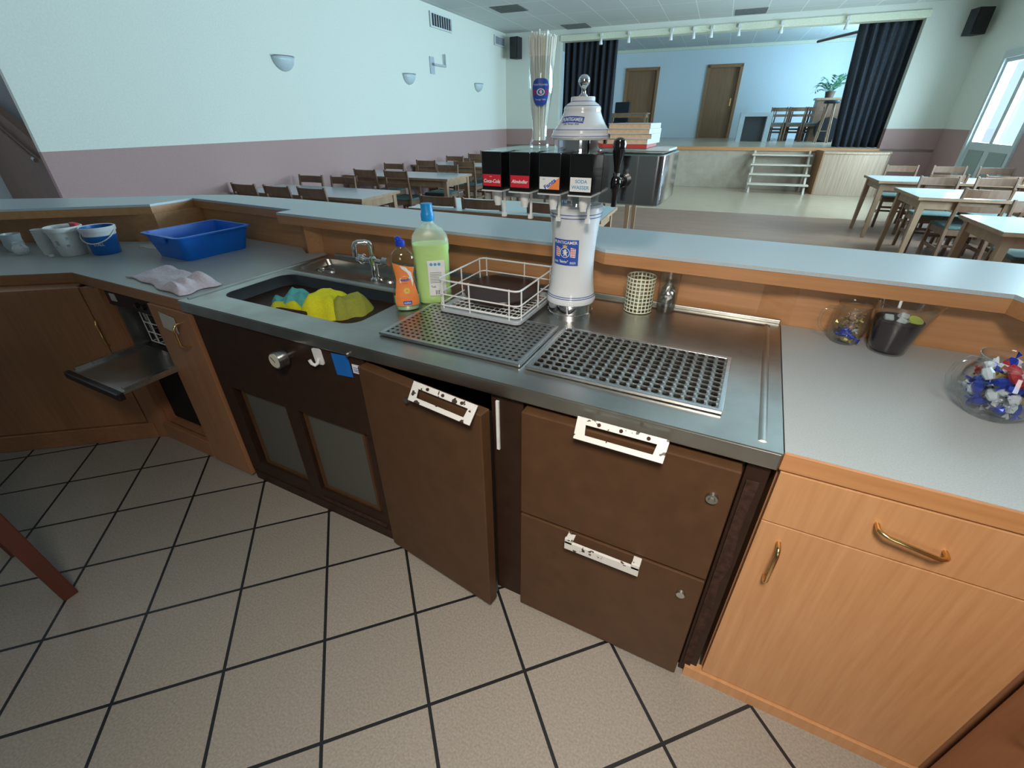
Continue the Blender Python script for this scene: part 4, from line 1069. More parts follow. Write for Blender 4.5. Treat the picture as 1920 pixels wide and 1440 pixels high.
for s in (-1, 1): merge(bm, onb(poly2([(-.008, -.014), (.008, -.016), (.009, .012), (-.007, .016)]), s*.026, .001, .0005))
obj('crest_flag', bm, 'label_white', badge)
bm = B()
for s in (-1, 1):
    for i in range(3):
        for j in range(4):
            merge(bm, onb(poly2([(0, -.0032), (.0022, 0), (0, .0032), (-.0022, 0)]), s*.026-.005+i*.0048, -.009+j*.0068, .0010))
obj('crest_lozenge', bm, 'label_red', badge)
obj('crest_crown', onb(poly2([(-.006, -.003), (.006, -.003), (.0085, .005), (.004, .002), (0, .006), (-.004, .002), (-.0085, .005)]), 0, .0195), 'label_gold', badge)
# neck and crossbar
obj('neck', lathe(B(), pr([(0, 1.27), (.05, 1.27), (.05, 1.29), (0, 1.29)]), n=32), 'chrome', tw, smooth=True)
IT = XF[tw.name].inverted()
bm = prism(B(), rrect(-.765, -.235, 1.362, 1.62, .02, 5), 1.287, 1.416)
obj('crossbar', bm, 'mirror_steel', tw, world=True, smooth=True, bevel=.003)
bm = prism(B(), rrect(-.775, -.245, 1.358, 1.625, .022, 5), 1.4165, 1.421)
obj('crossbar_cover', bm, 'crossbar_glass', tw, world=True)
obj('seam_strip', bx(-.305, -.302, 1.3605, 1.363, 1.29, 1.414), 'bright_steel', tw, world=True)
obj('chrome_collar', lathe(B(), pr([(0, 1.42), (.076, 1.42), (.076, 1.448), (0, 1.448)]), n=48), 'chrome', tw, smooth=True)
bell = [(.0, 1.449), (.084, 1.449), (.087, 1.455), (.0845, 1.463), (.0825, 1.465), (.082, 1.472), (.077, 1.476), (.067, 1.490), (.060, 1.502), (.0545, 1.514), (.0525, 1.521), (.0535, 1.524), (.0515, 1.530), (.044, 1.537), (.036, 1.541), (.0345, 1.543), (.0345, 1.552), (.033, 1.5545), (0, 1.5545)]
def brad(z):
    for (r0, z0), (r1, z1) in zip(bell, bell[1:]):
        if z0 <= z <= z1 and z1 > z0: return r0+(r1-r0)*(z-z0)/(z1-z0)
    return .05
be = obj('ceramic_bell', lathe(B(), pr(bell), n=64), 'ceramic', tw, smooth=True)
for z in (1.4575, 1.4735, 1.532, 1.5425): obj('blue_line', ring_band(z, .0012, brad), 'navy', be)
arc = lambda src, zc, off, k=2.2: merge(B(), src, lambda c_: wrap(zc, brad, off, -.12)(Vector((c_.x, c_.y-k*c_.x*c_.x, c_.z))))
bd = obj('badge', arc(gridrect(.068, .015, 18, 3), 1.5, .0002), 'label_blue', be)
obj('lettering', arc(text_bm('PUNTIGAMER', .0125, .0003, bold=.0003, fit=.063), 1.5, .0008), 'label_white', bd)
obj('lettering', arc(text_bm('DAS "bierige" BIER', .0058, .0003, fit=.048), 1.4885, .0006), 'navy', be)
obj('finial', lathe(B(), pr([(0, 1.5545), (.013, 1.5545), (.0125, 1.557), (.0065, 1.563), (.006, 1.572), (.009, 1.577), (.0145, 1.584), (.0165, 1.592), (.0145, 1.600), (.008, 1.606), (0, 1.6075)]), n=28), 'chrome', tw, smooth=True)
# four beverage valves
VY0, VY1 = 1.27, 1.361
def valve(k, xl, kind):
    IV = IT
    v_ = obj('valve_box', bx(xl, xl+.066, VY0, VY1, 1.318, 1.421), 'black_gloss', tw, world=True, bevel=.002)
    def sub(name, bm, m, **kw): bm.transform(IT); return obj(name, bm, m, v_, **kw)
    sub('base_plate', bx(xl-.001, xl+.068, VY0-.003, VY1-.005, 1.3145, 1.3175), 'white_plastic')
    sub('nozzle', lathe(B(), [(0, 1.3145), (.0135, 1.3145), (.0135, 1.30), (.0125, 1.287), (.0095, 1.275), (.0095, 1.271), (0, 1.271)], (xl+.034, 1.305, 0), 20), 'white_plastic', smooth=True)
    bm = B(); box(bm, xl+.040, xl+.047, 1.328, 1.334, 1.245, 1.3145); box(bm, xl+.037, xl+.050, 1.322, 1.334, 1.234, 1.247)
    sub('lever', bm, 'white_plastic', bevel=.001)
    y = VY0-.0004
    cx, cz = xl+.034, 1.345
    def fl(src, dx=0, dz=0, off=0): return merge(B(), src, lambda c_: Vector((cx+dx+c_.x, y-off-c_.z, cz+dz+c_.y)))
    def rect(w_, h_): return bx(-w_/2, w_/2, -h_/2, h_/2, 0, .0006)
    if kind == 'a':
        sub('label', fl(rect(.060, .032)), 'label_red'); sub('lettering', fl(text_bm('Coca-Cola', .0135, .0003, shear=.25, bold=.0003, fit=.055), 0, -.002, .0008), 'label_white')
        sub('lettering', fl(text_bm('trink', .004, .0003), -.004, .010, .0008), 'label_white')
    elif kind == 'b':
        sub('label', fl(rect(.060, .032)), 'label_red'); sub('lettering', fl(text_bm('Almdudler', .0125, .0003, shear=.25, bold=.0003, fit=.053), 0, 0, .0008), 'label_white')
    elif kind == 'c':
        sub('label', fl(rect(.060, .032)), 'label_white')
        sub('label_corner', fl(poly2([(-.004, -.016), (.030, -.016), (.030, .016), (.018, .008)]), 0, 0, .0009), 'label_orange')
        tb = text_bm('Fanta', .0155, .0003, bold=.0004, fit=.040); tb.transform(Matrix.Rotation(.62, 4, 'Z'))
        sub('lettering', fl(tb, .002, -.001, .0013), 'label_blue')
        sub('lettering', fl(text_bm('NEU', .004, .0003), -.017, .010, .0009), 'label_cyan')
    else:
        sub('label', fl(rect(.060, .036)), 'label_white')
        sub('lettering', fl(text_bm('SODA', .0125, .0003, bold=.0002, fit=.034), .002, .008, .0008), 'label_cyan')
        sub('lettering', fl(text_bm('WASSER', .0125, .0003, bold=.0002, fit=.051), 0, -.007, .0008), 'label_cyan')
for k, (xl, kind) in enumerate(zip((-.743, -.651, -.558, -.466), 'abcd')): valve(k, xl, kind)
# beer tap
bt = obj('beer_tap', cyl(B(), (-.335, 1.365, 1.352), (-.335, 1.325, 1.352), .019, .017, 24), 'black_gloss', tw, world=True, smooth=True, bevel=.002); lab(bt, 'black and chrome beer tap with upright handle')
def subt(name, bm, m, **kw): bm.transform(IT); return obj(name, bm, m, bt, **kw)
subt('tap_collar', cyl(B(), (-.337, 1.335, 1.352), (-.340, 1.308, 1.352), .0125, .0125, 20), 'chrome', smooth=True)
bm = B(); lathe(bm, [(0, 1.29), (.0075, 1.29), (.0085, 1.325), (.0125, 1.335), (.014, 1.35), (.0125, 1.362), (.008, 1.368), (0, 1.368)], (-.343, 1.302, 0), 20)
subt('tap_body', bm, 'black_gloss', smooth=True)
subt('tap_ring', lathe(B(), [(0, 1.366), (.0085, 1.366), (.0095, 1.375), (0, 1.377)], (-.343, 1.302, 0), 20), 'chrome', smooth=True)
subt('tap_handle', lathe(B(), [(0, 1.377), (.0075, 1.377), (.009, 1.39), (.013, 1.41), (.0165, 1.43), (.0175, 1.443), (.015, 1.453), (.008, 1.458), (0, 1.459)], (-.343, 1.302, 0), 20), 'black_gloss', smooth=True)

# glass of straws
gl = thing('straw_glass', 'tall wheat beer glass filled with white drinking straws on crossbar', 'glass', (-.645, 1.47, 1.4212))
gp = [(0, 0), (.030, 0), (.031, .004), (.029, .016), (.024, .028), (.0225, .045), (.025, .08), (.031, .12), (.0365, .155), (.0375, .18), (.036, .21), (.0345, .235)]
gi = [(.0330, .235), (.0345, .21), (.036, .18), (.035, .155), (.0295, .12), (.0235, .08), (.0205, .045), (.021, .030), (.018, .022), (0, .021)]
obj('bowl', lathe(B(), gp+gi, n=40), 'clear_glass', gl, smooth=True)
def gr(z):
    for (r0, z0), (r1, z1) in zip(gp[1:], gp[2:]):
        if z0 <= z <= z1: return r0+(r1-r0)*(z-z0)/(z1-z0)
    return .036
ca = -.02   # badge turned to the barkeeper
def gw(src, dx, dy, off): return merge(B(), src, lambda c_: (lambda z, a_, R_: Vector((R_*math.sin(a_), -R_*math.cos(a_), z)))(.148+dy+c_.y, .42+(c_.x+dx)*1.35/.036, gr(.148+dy+c_.y)+.0006+off+c_.z))
bm = B(); pts = [(.019*math.copysign(abs(math.cos(q))**.6, math.cos(q)), .034*math.copysign(abs(math.sin(q))**.75, math.sin(q))) for q in [2*PI*i/40 for i in range(40)]]
ctr = bm.verts.new((0, 0, 0)); rg = [bm.verts.new((*p, 0)) for p in pts]; hf = [bm.verts.new((p[0]*.5, p[1]*.5, 0)) for p in pts]
for i in range(40):
    j = (i+1) % 40; bm.faces.new((ctr, hf[i], hf[j])); bm.faces.new((hf[i], rg[i], rg[j], hf[j]))
bg = obj('badge', gw(bm, 0, 0, 0), 'label_blue', gl)
bm = gw(ring2(.0065, .009), 0, 0, .0006); merge(bm, gw(text_bm('PUNTIGAMER', .006, .0002, fit=.030), 0, .018, .0006)); merge(bm, gw(text_bm('"bierige" BIER', .0055, .0002, fit=.026), 0, -.019, .0006))
merge(bm, gw(poly2([(p[0]*.45, p[1]*.45) for p in LION]), 0, 0, .0006))
obj('crest_emblem', bm, 'label_white', bg)
bm = B()
for s in (-1, 1):
    for k in (-1, 0, 1): merge(bm, gw(poly2([(-.003, -.0016), (.003, -.0016), (.003, .0016), (-.003, .0016)]), s*.0135, k*.0048, .0008))
obj('crest_stripe', bm, 'label_red', bg)
st0 = []
random.seed(11)
for k in range(52):
    a_ = k*2.39996; q = math.sqrt((k+.5)/52); b0 = .0165*q; b1 = .040*q
    p0 = Vector((-.645+b0*math.cos(a_), 1.47+b0*math.sin(a_), 1.4212+.0225)); a2 = a_+random.uniform(-.25, .25)
    p1 = Vector((-.645+b1*math.cos(a2)+.002, 1.47+b1*math.sin(a2), 1.4212+.285+random.uniform(-.008, .010)))
    bm = B(); tube(bm, [p0, p0+(p1-p0)*.5, p0+(p1-p0)*.98, p1], .0030, 8, rads=[.0030, .0030, .0030, .0032])
    tag(obj('drinking_straw', bm, 'straw_cream' if k % 5 == 0 else 'straw_paper', smooth=True), 'pale drinking straw standing in the tall beer glass', 'straw', 'straws in the tall glass')
# books on the crossbar
bz = 1.4215
bd_ = [('book', 'blue and white flat folder lying under all the books', 'book_cover', .19, .13, .006, 0.0, .012), ('book', 'red booklet lying under the pile of pale books', 'book_red', .125, .15, .010, .02, -.018),
       ('book', 'lowest of the cream-paged books on the tap tower', 'book_page', .118, .15, .013, -.03, -.01), ('book', 'second lowest cream-paged book on the tap tower', 'book_page', .118, .15, .012, .03, -.006),
       ('book', 'second highest cream-paged book on the tap tower', 'book_page', .12, .15, .012, -.02, -.01), ('book', 'topmost cream-paged book with pale cover on the pile', 'book_page', .118, .15, .013, .01, -.010)]
for i, (nm, lb, m_, w_, dpt, hh, rz, dx) in enumerate(bd_):
    t = thing(nm, lb, 'book', (-.345+dx, 1.50, bz), rz, 'books piled on the tap tower')
    if m_ == 'book_page':
        obj('pages', bx(-w_/2+.002, w_/2-.002, -dpt/2+.002, dpt/2-.002, .0008, hh-.0012), 'book_page', t)
        bm = B(); box(bm, -w_/2, w_/2, -dpt/2, dpt/2, 0, .0008); box(bm, -w_/2, w_/2, -dpt/2, dpt/2, hh-.0012, hh); box(bm, w_/2-.001, w_/2, -dpt/2, dpt/2, 0.0008, hh-.0012)
        obj('cover', bm, 'book_cover', t)
    else:
        obj('cover', bx(-w_/2, w_/2, -dpt/2, dpt/2, 0, hh), m_, t, bevel=.001)
    bz += hh+.0003

# ------------------------------------------------------------------ things on the steel top
# dish soap bottle, flattened towards the camera side
bt_rot = math.radians(41)
t = thing('dish_soap_bottle', 'clear dish soap bottle with orange label and blue cap', 'bottle', (-1.045, 1.215, .9015), bt_rot)
sp_ = [(0, 0), (.040, 0), (.045, .006), (.049, .035), (.0475, .06), (.040, .09), (.035, .115), (.037, .14), (.042, .165), (.043, .18), (.038, .20), (.026, .214), (.014, .222), (.013, .229), (0, .229)]
obj('bottle', lathe(B(), sp_, n=36, sy=.62), 'soap_clear', t, smooth=True)
obj('liquid', lathe(B(), [(0, .004), (.038, .004), (.045, .03), (.0445, .052), (0, .052)], n=32, sy=.58), 'clear_liquid', t, smooth=True)
bm = B(); lathe(bm, [(0, .229), (.0155, .229), (.0165, .236), (.0155, .246), (.008, .250), (0, .250)], n=20); lathe(bm, [(0, .250), (.009, .249), (.011, .256), (.006, .261), (0, .262)], (-.006, 0, 0), 14)
obj('cap', bm, 'cap_navy', t, smooth=True)
def srad(z):
    for (r0, z0), (r1, z1) in zip(sp_[1:], sp_[2:]):
        if z0 <= z <= z1 and z1 > z0: return r0+(r1-r0)*(z-z0)/(z1-z0)
    return .04
def sw(src, dx, dy, off=.0006):
    def fn(c_):
        z = .09+dy+c_.y; R_ = srad(max(.008, min(.2, z))); x = max(-R_*.97, min(R_*.97, c_.x+dx)); return Vector((x, -(math.sqrt(max(0, R_*R_-x*x))*.62+off+c_.z), z))
    return merge(B(), src, fn)
bm = B(); ny = 14; rows = []
for j in range(ny+1):
    y = -.068+.155*j/ny; R_ = srad(.09+y)*.84; rows.append([bm.verts.new((-R_*(1 if j < 12 else (1.0))+ (0 if j < 11 else 0), y, 0)) if i == 0 else bm.verts.new((-R_+2*R_*i/10, y - (.02*max(0, j-10)/4*i/10 if j > 10 else 0), 0)) for i in range(11)])
for j in range(ny):
    for i in range(10): bm.faces.new((rows[j][i], rows[j][i+1], rows[j+1][i+1], rows[j+1][i]))
lb_ = obj('label', sw(bm, 0, 0, .0008), 'label_orange', t)
obj('label_swoosh', sw(poly2([(-.012, .078), (.006, .072), (.024, .050), (.028, .02), (.024, .0), (.020, .03), (.010, .052), (-.006, .066)]), 0, 0, .0016), 'label_white', lb_)
obj('label_patch', sw(poly2([(-.018, .012), (.016, .018), (.018, .03), (.0, .037), (-.017, .028)]), 0, .004, .0018), 'label_white', lb_)
obj('lettering', sw(text_bm('wash', .015, .0003, bold=.0004, fit=.032, shear=.2), 0, .027, .0026), 'label_blue', lb_)
obj('lettering', sw(text_bm('CITRO', .006, .0003, fit=.018), -.001, .014, .0026), 'label_red', lb_)
obj('label_foot', sw(gridrect(.030, .014, 8, 2), 0, -.056, .0016), 'label_blue', lb_)
obj('lettering', sw(text_bm('SUPRA', .008, .0003, bold=.0002, fit=.024), 0, -.056, .0024), 'label_white', lb_)
obj('orange_slice', sw(ring2(.003, .011, 20), .002, -.012, .0018), 'label_gold', lb_)
# large green cleaner bottle
t = thing('cleaner_bottle', 'large bottle of green cleaner with bright blue cap', 'bottle', (-1.005, 1.33, .9015), math.radians(37))
prof2 = [(.052, 0), (.060, .006), (.064, .03), (.062, .10), (.0635, .17), (.0635, .19), (.066, .2), (.066, .225), (.062, .245), (.045, .268), (.024, .282), (.0185, .29), (.0185, .30)]
def superl(prof_, ex, sy, k=1.0):
    bm = B(); n = 40; rings = []
    for r, z in prof_:
        e = ex if r > .04 else 1.0; syy = sy if r > .04 else (sy+(1-sy)*(1-(r-.0185)/.0215) if r > .0185 else 1)
        ring = []
        for i in range(n):
            q = 2*PI*i/n; cx, cy = math.cos(q), math.sin(q)
            ring.append(bm.verts.new((k*r*math.copysign(abs(cx)**e, cx), k*r*syy*math.copysign(abs(cy)**e, cy), z)))
        rings.append(ring)
    for a_, b_ in zip(rings, rings[1:]):
        for i in range(n): bm.faces.new((a_[i], a_[(i+1) % n], b_[(i+1) % n], b_[i]))
    bm.faces.new(rings[0][::-1]); bm.faces.new(rings[-1]); return bm
obj('bottle', superl(prof2, .62, .62), 'pale_plastic', t, smooth=True)
obj('liquid', superl([(r, max(z, .003)) for r, z in prof2 if z < .215]+[(.0655, .218)], .62, .62, .985), 'green_liquid', t, smooth=True)
bm = B(); lathe(bm, [(0, .296), (.0225, .296), (.0235, .315), (.0225, .32), (.0205, .325), (.0195, .352), (0, .354)], n=24)
obj('cap', bm, 'cap_blue', t, smooth=True)
lb_ = obj('label', bx(-.018, .044, -.0445, -.0425, .035, .165), 'label_white', t, bevel=.002)
bm = B()
for k, cx in enumerate((-.002, .014)):
    lathe(bm, [(0, 0), (.0055, 0)], n=16); 
bm.free()
bm = B()
for cx in (-.004, .010, .024): prism(bm, circ(cx, .152, .0055, 14), 0, .0006, X=Matrix(((1, 0, 0, 0), (0, 0, -1, -.0446), (0, 1, 0, 0), (0, 0, 0, 1))))
obj('pictogram', bm, 'label_cyan', lb_)
bm = B()
for k in range(7): box(bm, -.012, .030, -.0452, -.0446, .085+k*.006, .0865+k*.006)
for k in range(9): box(bm, .004+k*.0035, .0055+k*.0035+(.0008 if k % 3 == 0 else 0), -.0452, -.0446, .040, .056)
merge(bm, text_bm('Tork', .010, .0003, bold=.0003, fit=.018), lambda c_: Vector((-.002+c_.x, -.0448-c_.z, .070+c_.y)))
obj('print', bm, 'label_grey', lb_)
# wire basket
t = thing('wire_basket', 'white wire basket standing on the drip grate', 'basket', (-.755, 1.38, .913))
a_, b_, h_ = .157, .155, .115
def rr3(z, k=1.0): return [(p[0], p[1], z) for p in rrect(-a_*k, a_*k, -b_*k, b_*k, .02, 4)]
bm = B()
for z in (.025, .065, h_): tube(bm, rr3(z), .0026 if z < h_ else .0032, 8, closed=True)
for x, y in [(-a_, -b_+.02), (-a_, .0), (-a_, b_-.02), (a_, -b_+.02), (a_, 0), (a_, b_-.02), (-a_+.02, -b_), (-.03, -b_), (a_-.035, -b_), (-a_+.02, b_), (.03, b_), (a_-.02, b_)]:
    tube(bm, [(x, y, .002), (x, y, h_+.004)], .0026, 6)
obj('side_wires', bm, 'white_wire', t, smooth=True)
bm = B()
for k in range(15): x = -a_+2*a_*(k+.5)/15; tube(bm, [(x, -b_, .008), (x, b_, .008)], .0017, 5)
for k in range(12): y = -b_+2*b_*(k+.5)/12; tube(bm, [(-a_, y, .011), (a_, y, .011)], .0020, 5)
obj('floor_wires', bm, 'white_wire', t)
bm = holed(B(), rrect(-a_-.004, a_+.004, -b_-.004, b_+.004, .022, 4), [rrect(-a_+.02, a_-.02, -b_+.02, b_-.02, .01, 3)[::-1]], 0, .014)
obj('base_rim', bm, 'grey_plastic', t, bevel=.003)
t = thing('brown_plate', 'dark brown round plate lying in the wire basket', 'plate', (-.757, 1.415, .942))
bm = B(); lathe(bm, [(0, 0), (.10, 0), (.134, .008), (.141, .020), (.138, .024), (.12, .025), (0, .027)], n=48)
bm.transform(Matrix.Rotation(math.radians(4), 4, 'X')); obj('disc', bm, 'plate_brown', t, smooth=True)
# tumblers
t = thing('lattice_tumbler', 'glass tumbler with a white square lattice pattern', 'glass', (-.287, 1.572, .9015))
obj('bowl', lathe(B(), [(0, 0), (.046, 0), (.048, .004), (.0485, .13), (.0465, .13), (.046, .008), (0, .008)], n=36), 'clear_glass', t, smooth=True)
bm = B(); n = 22
def shell(bm, a0, a1, z0, z1, r=.0492, m_=4):
    p = [[bm.verts.new((r*math.cos(a0+(a1-a0)*i/m_), r*math.sin(a0+(a1-a0)*i/m_), z)) for i in range(m_+1)] for z in (z0, z1)]
    for i in range(m_): bm.faces.new((p[0][i], p[0][i+1], p[1][i+1], p[1][i]))
for k in range(n): shell(bm, 2*PI*k/n, 2*PI*k/n+.075, .003, .126, m_=1)
for k in range(10): shell(bm, 0, 2*PI, .003+k*.0133, .0068+k*.0133, .0494, 44)
obj('lattice', bm, 'straw_cream', t)
t = thing('clear_tumbler', 'clear tumbler holding crumpled clear wrapping beside lattice tumbler', 'glass', (-.195, 1.605, .9015))
obj('bowl', lathe(B(), [(0, 0), (.030, 0), (.0315, .003), (.036, .135), (.0345, .135), (.030, .007), (0, .007)], n=32), 'clear_glass', t, smooth=True)
def crumple(bm, r, h, z0, seed, n=14, m_=9, amp=.25):
    rnd = random.Random(seed); rings = []
    for j in range(m_+1):
        f = j/m_; rr = r*math.sin(PI*min(max(f, .03), .97))**.5
        rings.append([bm.verts.new((rr*(1+rnd.uniform(-amp, amp*.2))*math.cos(2*PI*i/n), rr*(1+rnd.uniform(-amp, amp*.2))*math.sin(2*PI*i/n), z0+h*f+rnd.uniform(-.004, .004))) for i in range(n)])
    for a_, b_ in zip(rings, rings[1:]):
        for i in range(n): bm.faces.new((a_[i], a_[(i+1) % n], b_[(i+1) % n], b_[i]))
    bm.faces.new(rings[0][::-1]); bm.faces.new(rings[-1]); return bm
tag(obj('crumpled_wrapper', crumple(B(), .029, .095, 0, 3), 'wrapper'), 'crumpled clear wrapping stuffed into the plain tumbler', 'wrapper').location = (-.195, 1.605, .912)

# ------------------------------------------------------------------ right worktop glasses and sweets
def sweet(loc, m_, lb, grp, sc=1.0):
    rnd = random
    bm = B(); lathe(bm, [(0, -.011), (.006, -.0095), (.0085, 0), (.006, .0095), (0, .011)], n=8)
    for s in (-1, 1):
        b_ = [bm.verts.new((0, 0, s*.0095))]; fan = [bm.verts.new((.009*math.cos(q), .004*math.sin(q)*(1 if i % 2 else -1), s*(.019+.002*(i % 2)))) for i, q in enumerate([k*PI/4 for k in range(5)])]
        for i in range(4): bm.faces.new((b_[0], fan[i], fan[i+1]))
    bm.transform(Matrix.Scale(sc, 4)); 
    o = obj('wrapped_sweet', bm, m_); o.location = loc; o.rotation_euler = (rnd.uniform(0, 3), rnd.uniform(0, 3), rnd.uniform(0, 3))
    return tag(o, lb, 'sweet', grp)
random.seed(5)
t = thing('glass_mug', 'small glass mug of sweets with handle, left of pitcher', 'mug', (.345, 1.585, .9005))
obj('bowl', lathe(B(), [(0, 0), (.030, 0), (.034, .004), (.045, .03), (.050, .055), (.046, .085), (.043, .115), (.045, .122), (.043, .122), (.041, .113), (.044, .085), (.048, .055), (.043, .03), (.032, .008), (0, .008)], n=32), 'clear_glass', t, smooth=True)
bm = B(); tube(bm, [(-.044, -.005, .105), (-.062, -.012, .108), (-.078, -.017, .095), (-.082, -.02, .07), (-.075, -.018, .045), (-.058, -.012, .03), (-.043, -.008, .032)], .005, 10)
obj('handle', bm, 'clear_glass', t, smooth=True)
mm = ['candy_blue', 'candy_blue', 'candy_white', 'candy_blue', 'candy_gold', 'candy_brown', 'candy_brown']
for k in range(26):
    zl = .018+.075*(k/25); rr = .030*math.sqrt(random.random()); q = random.uniform(0, 6.28)
    m_ = random.choice(mm[:5]) if zl < .05 else random.choice(mm[4:])
    nm = {'candy_blue': 'blue', 'candy_white': 'silvery', 'candy_gold': 'gold', 'candy_brown': 'copper-coloured'}[m_]
    sweet((.345+rr*math.cos(q), 1.585+rr*math.sin(q), .9005+zl), m_, '%s wrapped sweet in the small glass mug' % nm, nm+' sweets in the small mug')
t = thing('glass_pitcher', 'wide glass pitcher filled with dark drink and ice', 'pitcher', (.452, 1.565, .9005))
lean = Matrix.Identity(4)
def spoutify(bm, r0, k, z0):
    for v_ in bm.verts:
        a_ = math.atan2(v_.co.y, v_.co.x); f = max(0, math.cos(a_+.25))**10*max(0, (v_.co.z-z0)/.04)
        if v_.co.z > z0 and math.hypot(v_.co.x, v_.co.y) > .02: v_.co.x += .018*min(f, 1); v_.co.z += .004*min(f, 1)
bm = lathe(B(), [(0, 0), (.042, 0), (.045, .004), (.056, .07), (.068, .14), (.070, .15), (.068, .15), (.066, .14), (.054, .07), (.042, .010), (0, .010)], n=40); spoutify(bm, .07, 1, .11)
obj('bowl', bm, 'clear_glass', t, smooth=True)
obj('drink', lathe(B(), [(0, .0105), (.0415, .0105), (.0535, .07), (.0588, .1), (0, .1)], n=36), 'cola', t, smooth=True)
for k, (x, y, m_, lb) in enumerate(((-.028, -.01, 'ice', 'ice cube at the left in the dark drink'), (.004, -.02, 'ice', 'ice cube at the front of the dark drink'), (.012, .022, 'ice', 'ice cube at the back of the dark drink'))):
    o = tag(obj('ice_cube', bx(-.011, .011, -.011, .011, -.009, .009), m_, bevel=.003), lb, 'ice', 'ice in the pitcher'); o.location = (.452+x, 1.565+y, .9005+.101); o.rotation_euler = (.4, .3*k, k)
o = tag(obj('lemon_slice', cyl(B(), (0, 0, 0), (0, 0, .005), .018, n=20), 'lemon'), 'greenish lemon slice floating in the dark drink', 'lemon'); o.location = (.486, 1.558, .9005+.102); o.rotation_euler = (.35, .2, 0)
random.seed(9)
JB = (.603, 1.275)
t = thing('sweet_jug', 'round glass jug full of wrapped sweets at right edge', 'jug', (JB[0], JB[1], .9005))
obj('bowl', lathe(B(), [(0, 0), (.045, 0), (.050, .005), (.068, .03), (.078, .065), (.074, .095), (.064, .115), (.062, .130), (.066, .140), (.064, .140), (.060, .129), (.062, .115), (.072, .095), (.076, .065), (.066, .032), (.048, .009), (0, .009)], n=40), 'clear_glass', t, smooth=True)
bm = B(); tube(bm, [(-.062, -.01, .13), (-.085, -.014, .132), (-.103, -.018, .115), (-.108, -.02, .085), (-.098, -.018, .055), (-.078, -.012, .04), (-.068, -.01, .04)], .006, 10)
obj('handle', bm, 'clear_glass', t, smooth=True)
mm = ['candy_blue', 'candy_white', 'candy_white', 'candy_gold', 'candy_blue', 'candy_white', 'candy_blue', 'candy_white', 'candy_red', 'candy_blue', 'candy_white', 'candy_white']
for k in range(54):
    zl = .022+.095*(k/53); mr_ = .052 if zl > .04 else .04; q = k*2.4; rr = mr_*math.sqrt(random.random())
    m_ = random.choice(mm); nm = {'candy_blue': 'blue', 'candy_white': 'silvery white', 'candy_gold': 'gold', 'candy_red': 'red'}[m_]
    sweet((JB[0]+rr*math.cos(q), JB[1]+rr*math.sin(q), .9005+zl), m_, '%s wrapped sweet in the large round jug' % nm, nm+' sweets in the large jug', 1.35)

# ------------------------------------------------------------------ left worktop things
t = thing('blue_tub', 'bright blue rectangular plastic tub on left worktop', 'tub', (-2.575, 1.42, .9005), math.radians(-2))
bm = B(); lv = [(.125, .135, 0, .03), (.13, .14, .004, .03), (.16, .185, .118, .03), (.172, .198, .119, .035), (.172, .198, .112, .035)]
inn = [(.155, .18, .118, .03), (.124, .134, .006, .03)]
def loopv(a_, b_, z, r_): return [bm.verts.new((p[0], p[1], z)) for p in rrect(-a_, a_, -b_, b_, r_, 5)]
R_ = [loopv(*q) for q in lv[::-1]]; R_ = [loopv(.165, .19, .110, .03)] and R_
def bridge(a_, b_):
    for i in range(len(a_)): bm.faces.new((a_[i], a_[(i+1) % len(a_)], b_[(i+1) % len(b_)], b_[i]))
bot = loopv(.125, .135, 0, .03) if False else R_[-1]
o1 = loopv(.160, .185, .113, .03); o2 = loopv(.172, .198, .113, .035); o3 = loopv(.172, .198, .119, .035); i1 = loopv(.155, .180, .119, .03); i2 = loopv(.134, .154, .006, .03)
bm2 = bm
for v_ in [v_ for ring in R_ for v_ in ring]: bm.verts.remove(v_)
b0 = loopv(.138, .158, 0, .03)
bridge(b0, o1); bridge(o1, o2); bridge(o2, o3); bridge(o3, i1); bridge(i1, i2); bm.faces.new(i2); bm.faces.new(b0[::-1])
obj('body', bm, 'blue_plastic', t, smooth=True)
bm = B(); box(bm, -.06, .06, .187, .197, .075, .113); box(bm, -.06, .06, -.197, -.187, .085, .113)
obj('grip', bm, 'blue_plastic', t, bevel=.003)
def bucket(loc, m_body, lb, top, bot, h, extra):
    t = thing('plastic_bucket', lb, 'bucket', (*loc, .9005))
    obj('body', lathe(B(), [(0, 0), (bot, 0), (bot+.002, .003), (top, h), (top-.002, h), (bot-.001, .005), (0, .005)], n=36), m_body, t, smooth=True)
    obj('rim', lathe(B(), [(top-.002, h-.018), (top+.005, h-.018), (top+.006, h), (top+.002, h+.003), (top-.003, h)], n=36), 'white_plastic', t, smooth=True)
    return t
b2 = bucket((-3.02, 1.175), 'tub_blue', 'blue and white plastic bucket with white handle', .073, .058, .135, 0)
bm = B(); lathe(bm, [(.0698, .095), (.0732, .118)], n=36); obj('white_band', bm, 'label_white', b2)
bm = B(); tube(bm, [(.079*math.cos(q), .079*math.sin(q), .118-.055*math.sin((q+2.5)/(PI)*PI)) for q in [-2.5+PI*k/14 for k in range(15)]], .003, 8)
obj('handle', bm, 'white_plastic', b2, smooth=True)
def bk(src, r0, r1, h, z0, a0): 
    return merge(B(), src, lambda c_: (lambda z: Vector(((r0+(r1-r0)*z/h+.0012+c_.z)*math.sin(a0+c_.x/.065), -(r0+(r1-r0)*z/h+.0012+c_.z)*math.cos(a0+c_.x/.065), z)))(z0+c_.y))
bm = bk(text_bm('STALL', .018, .0003, bold=.0004, fit=.045), .058, .073, .135, .055, .85); obj('lettering', bm, 'label_white', b2)
b1 = bucket((-3.15, 1.085), 'white_plastic', 'white plastic bucket with faint print beside blue bucket', .073, .056, .14, 0)
bm = B()
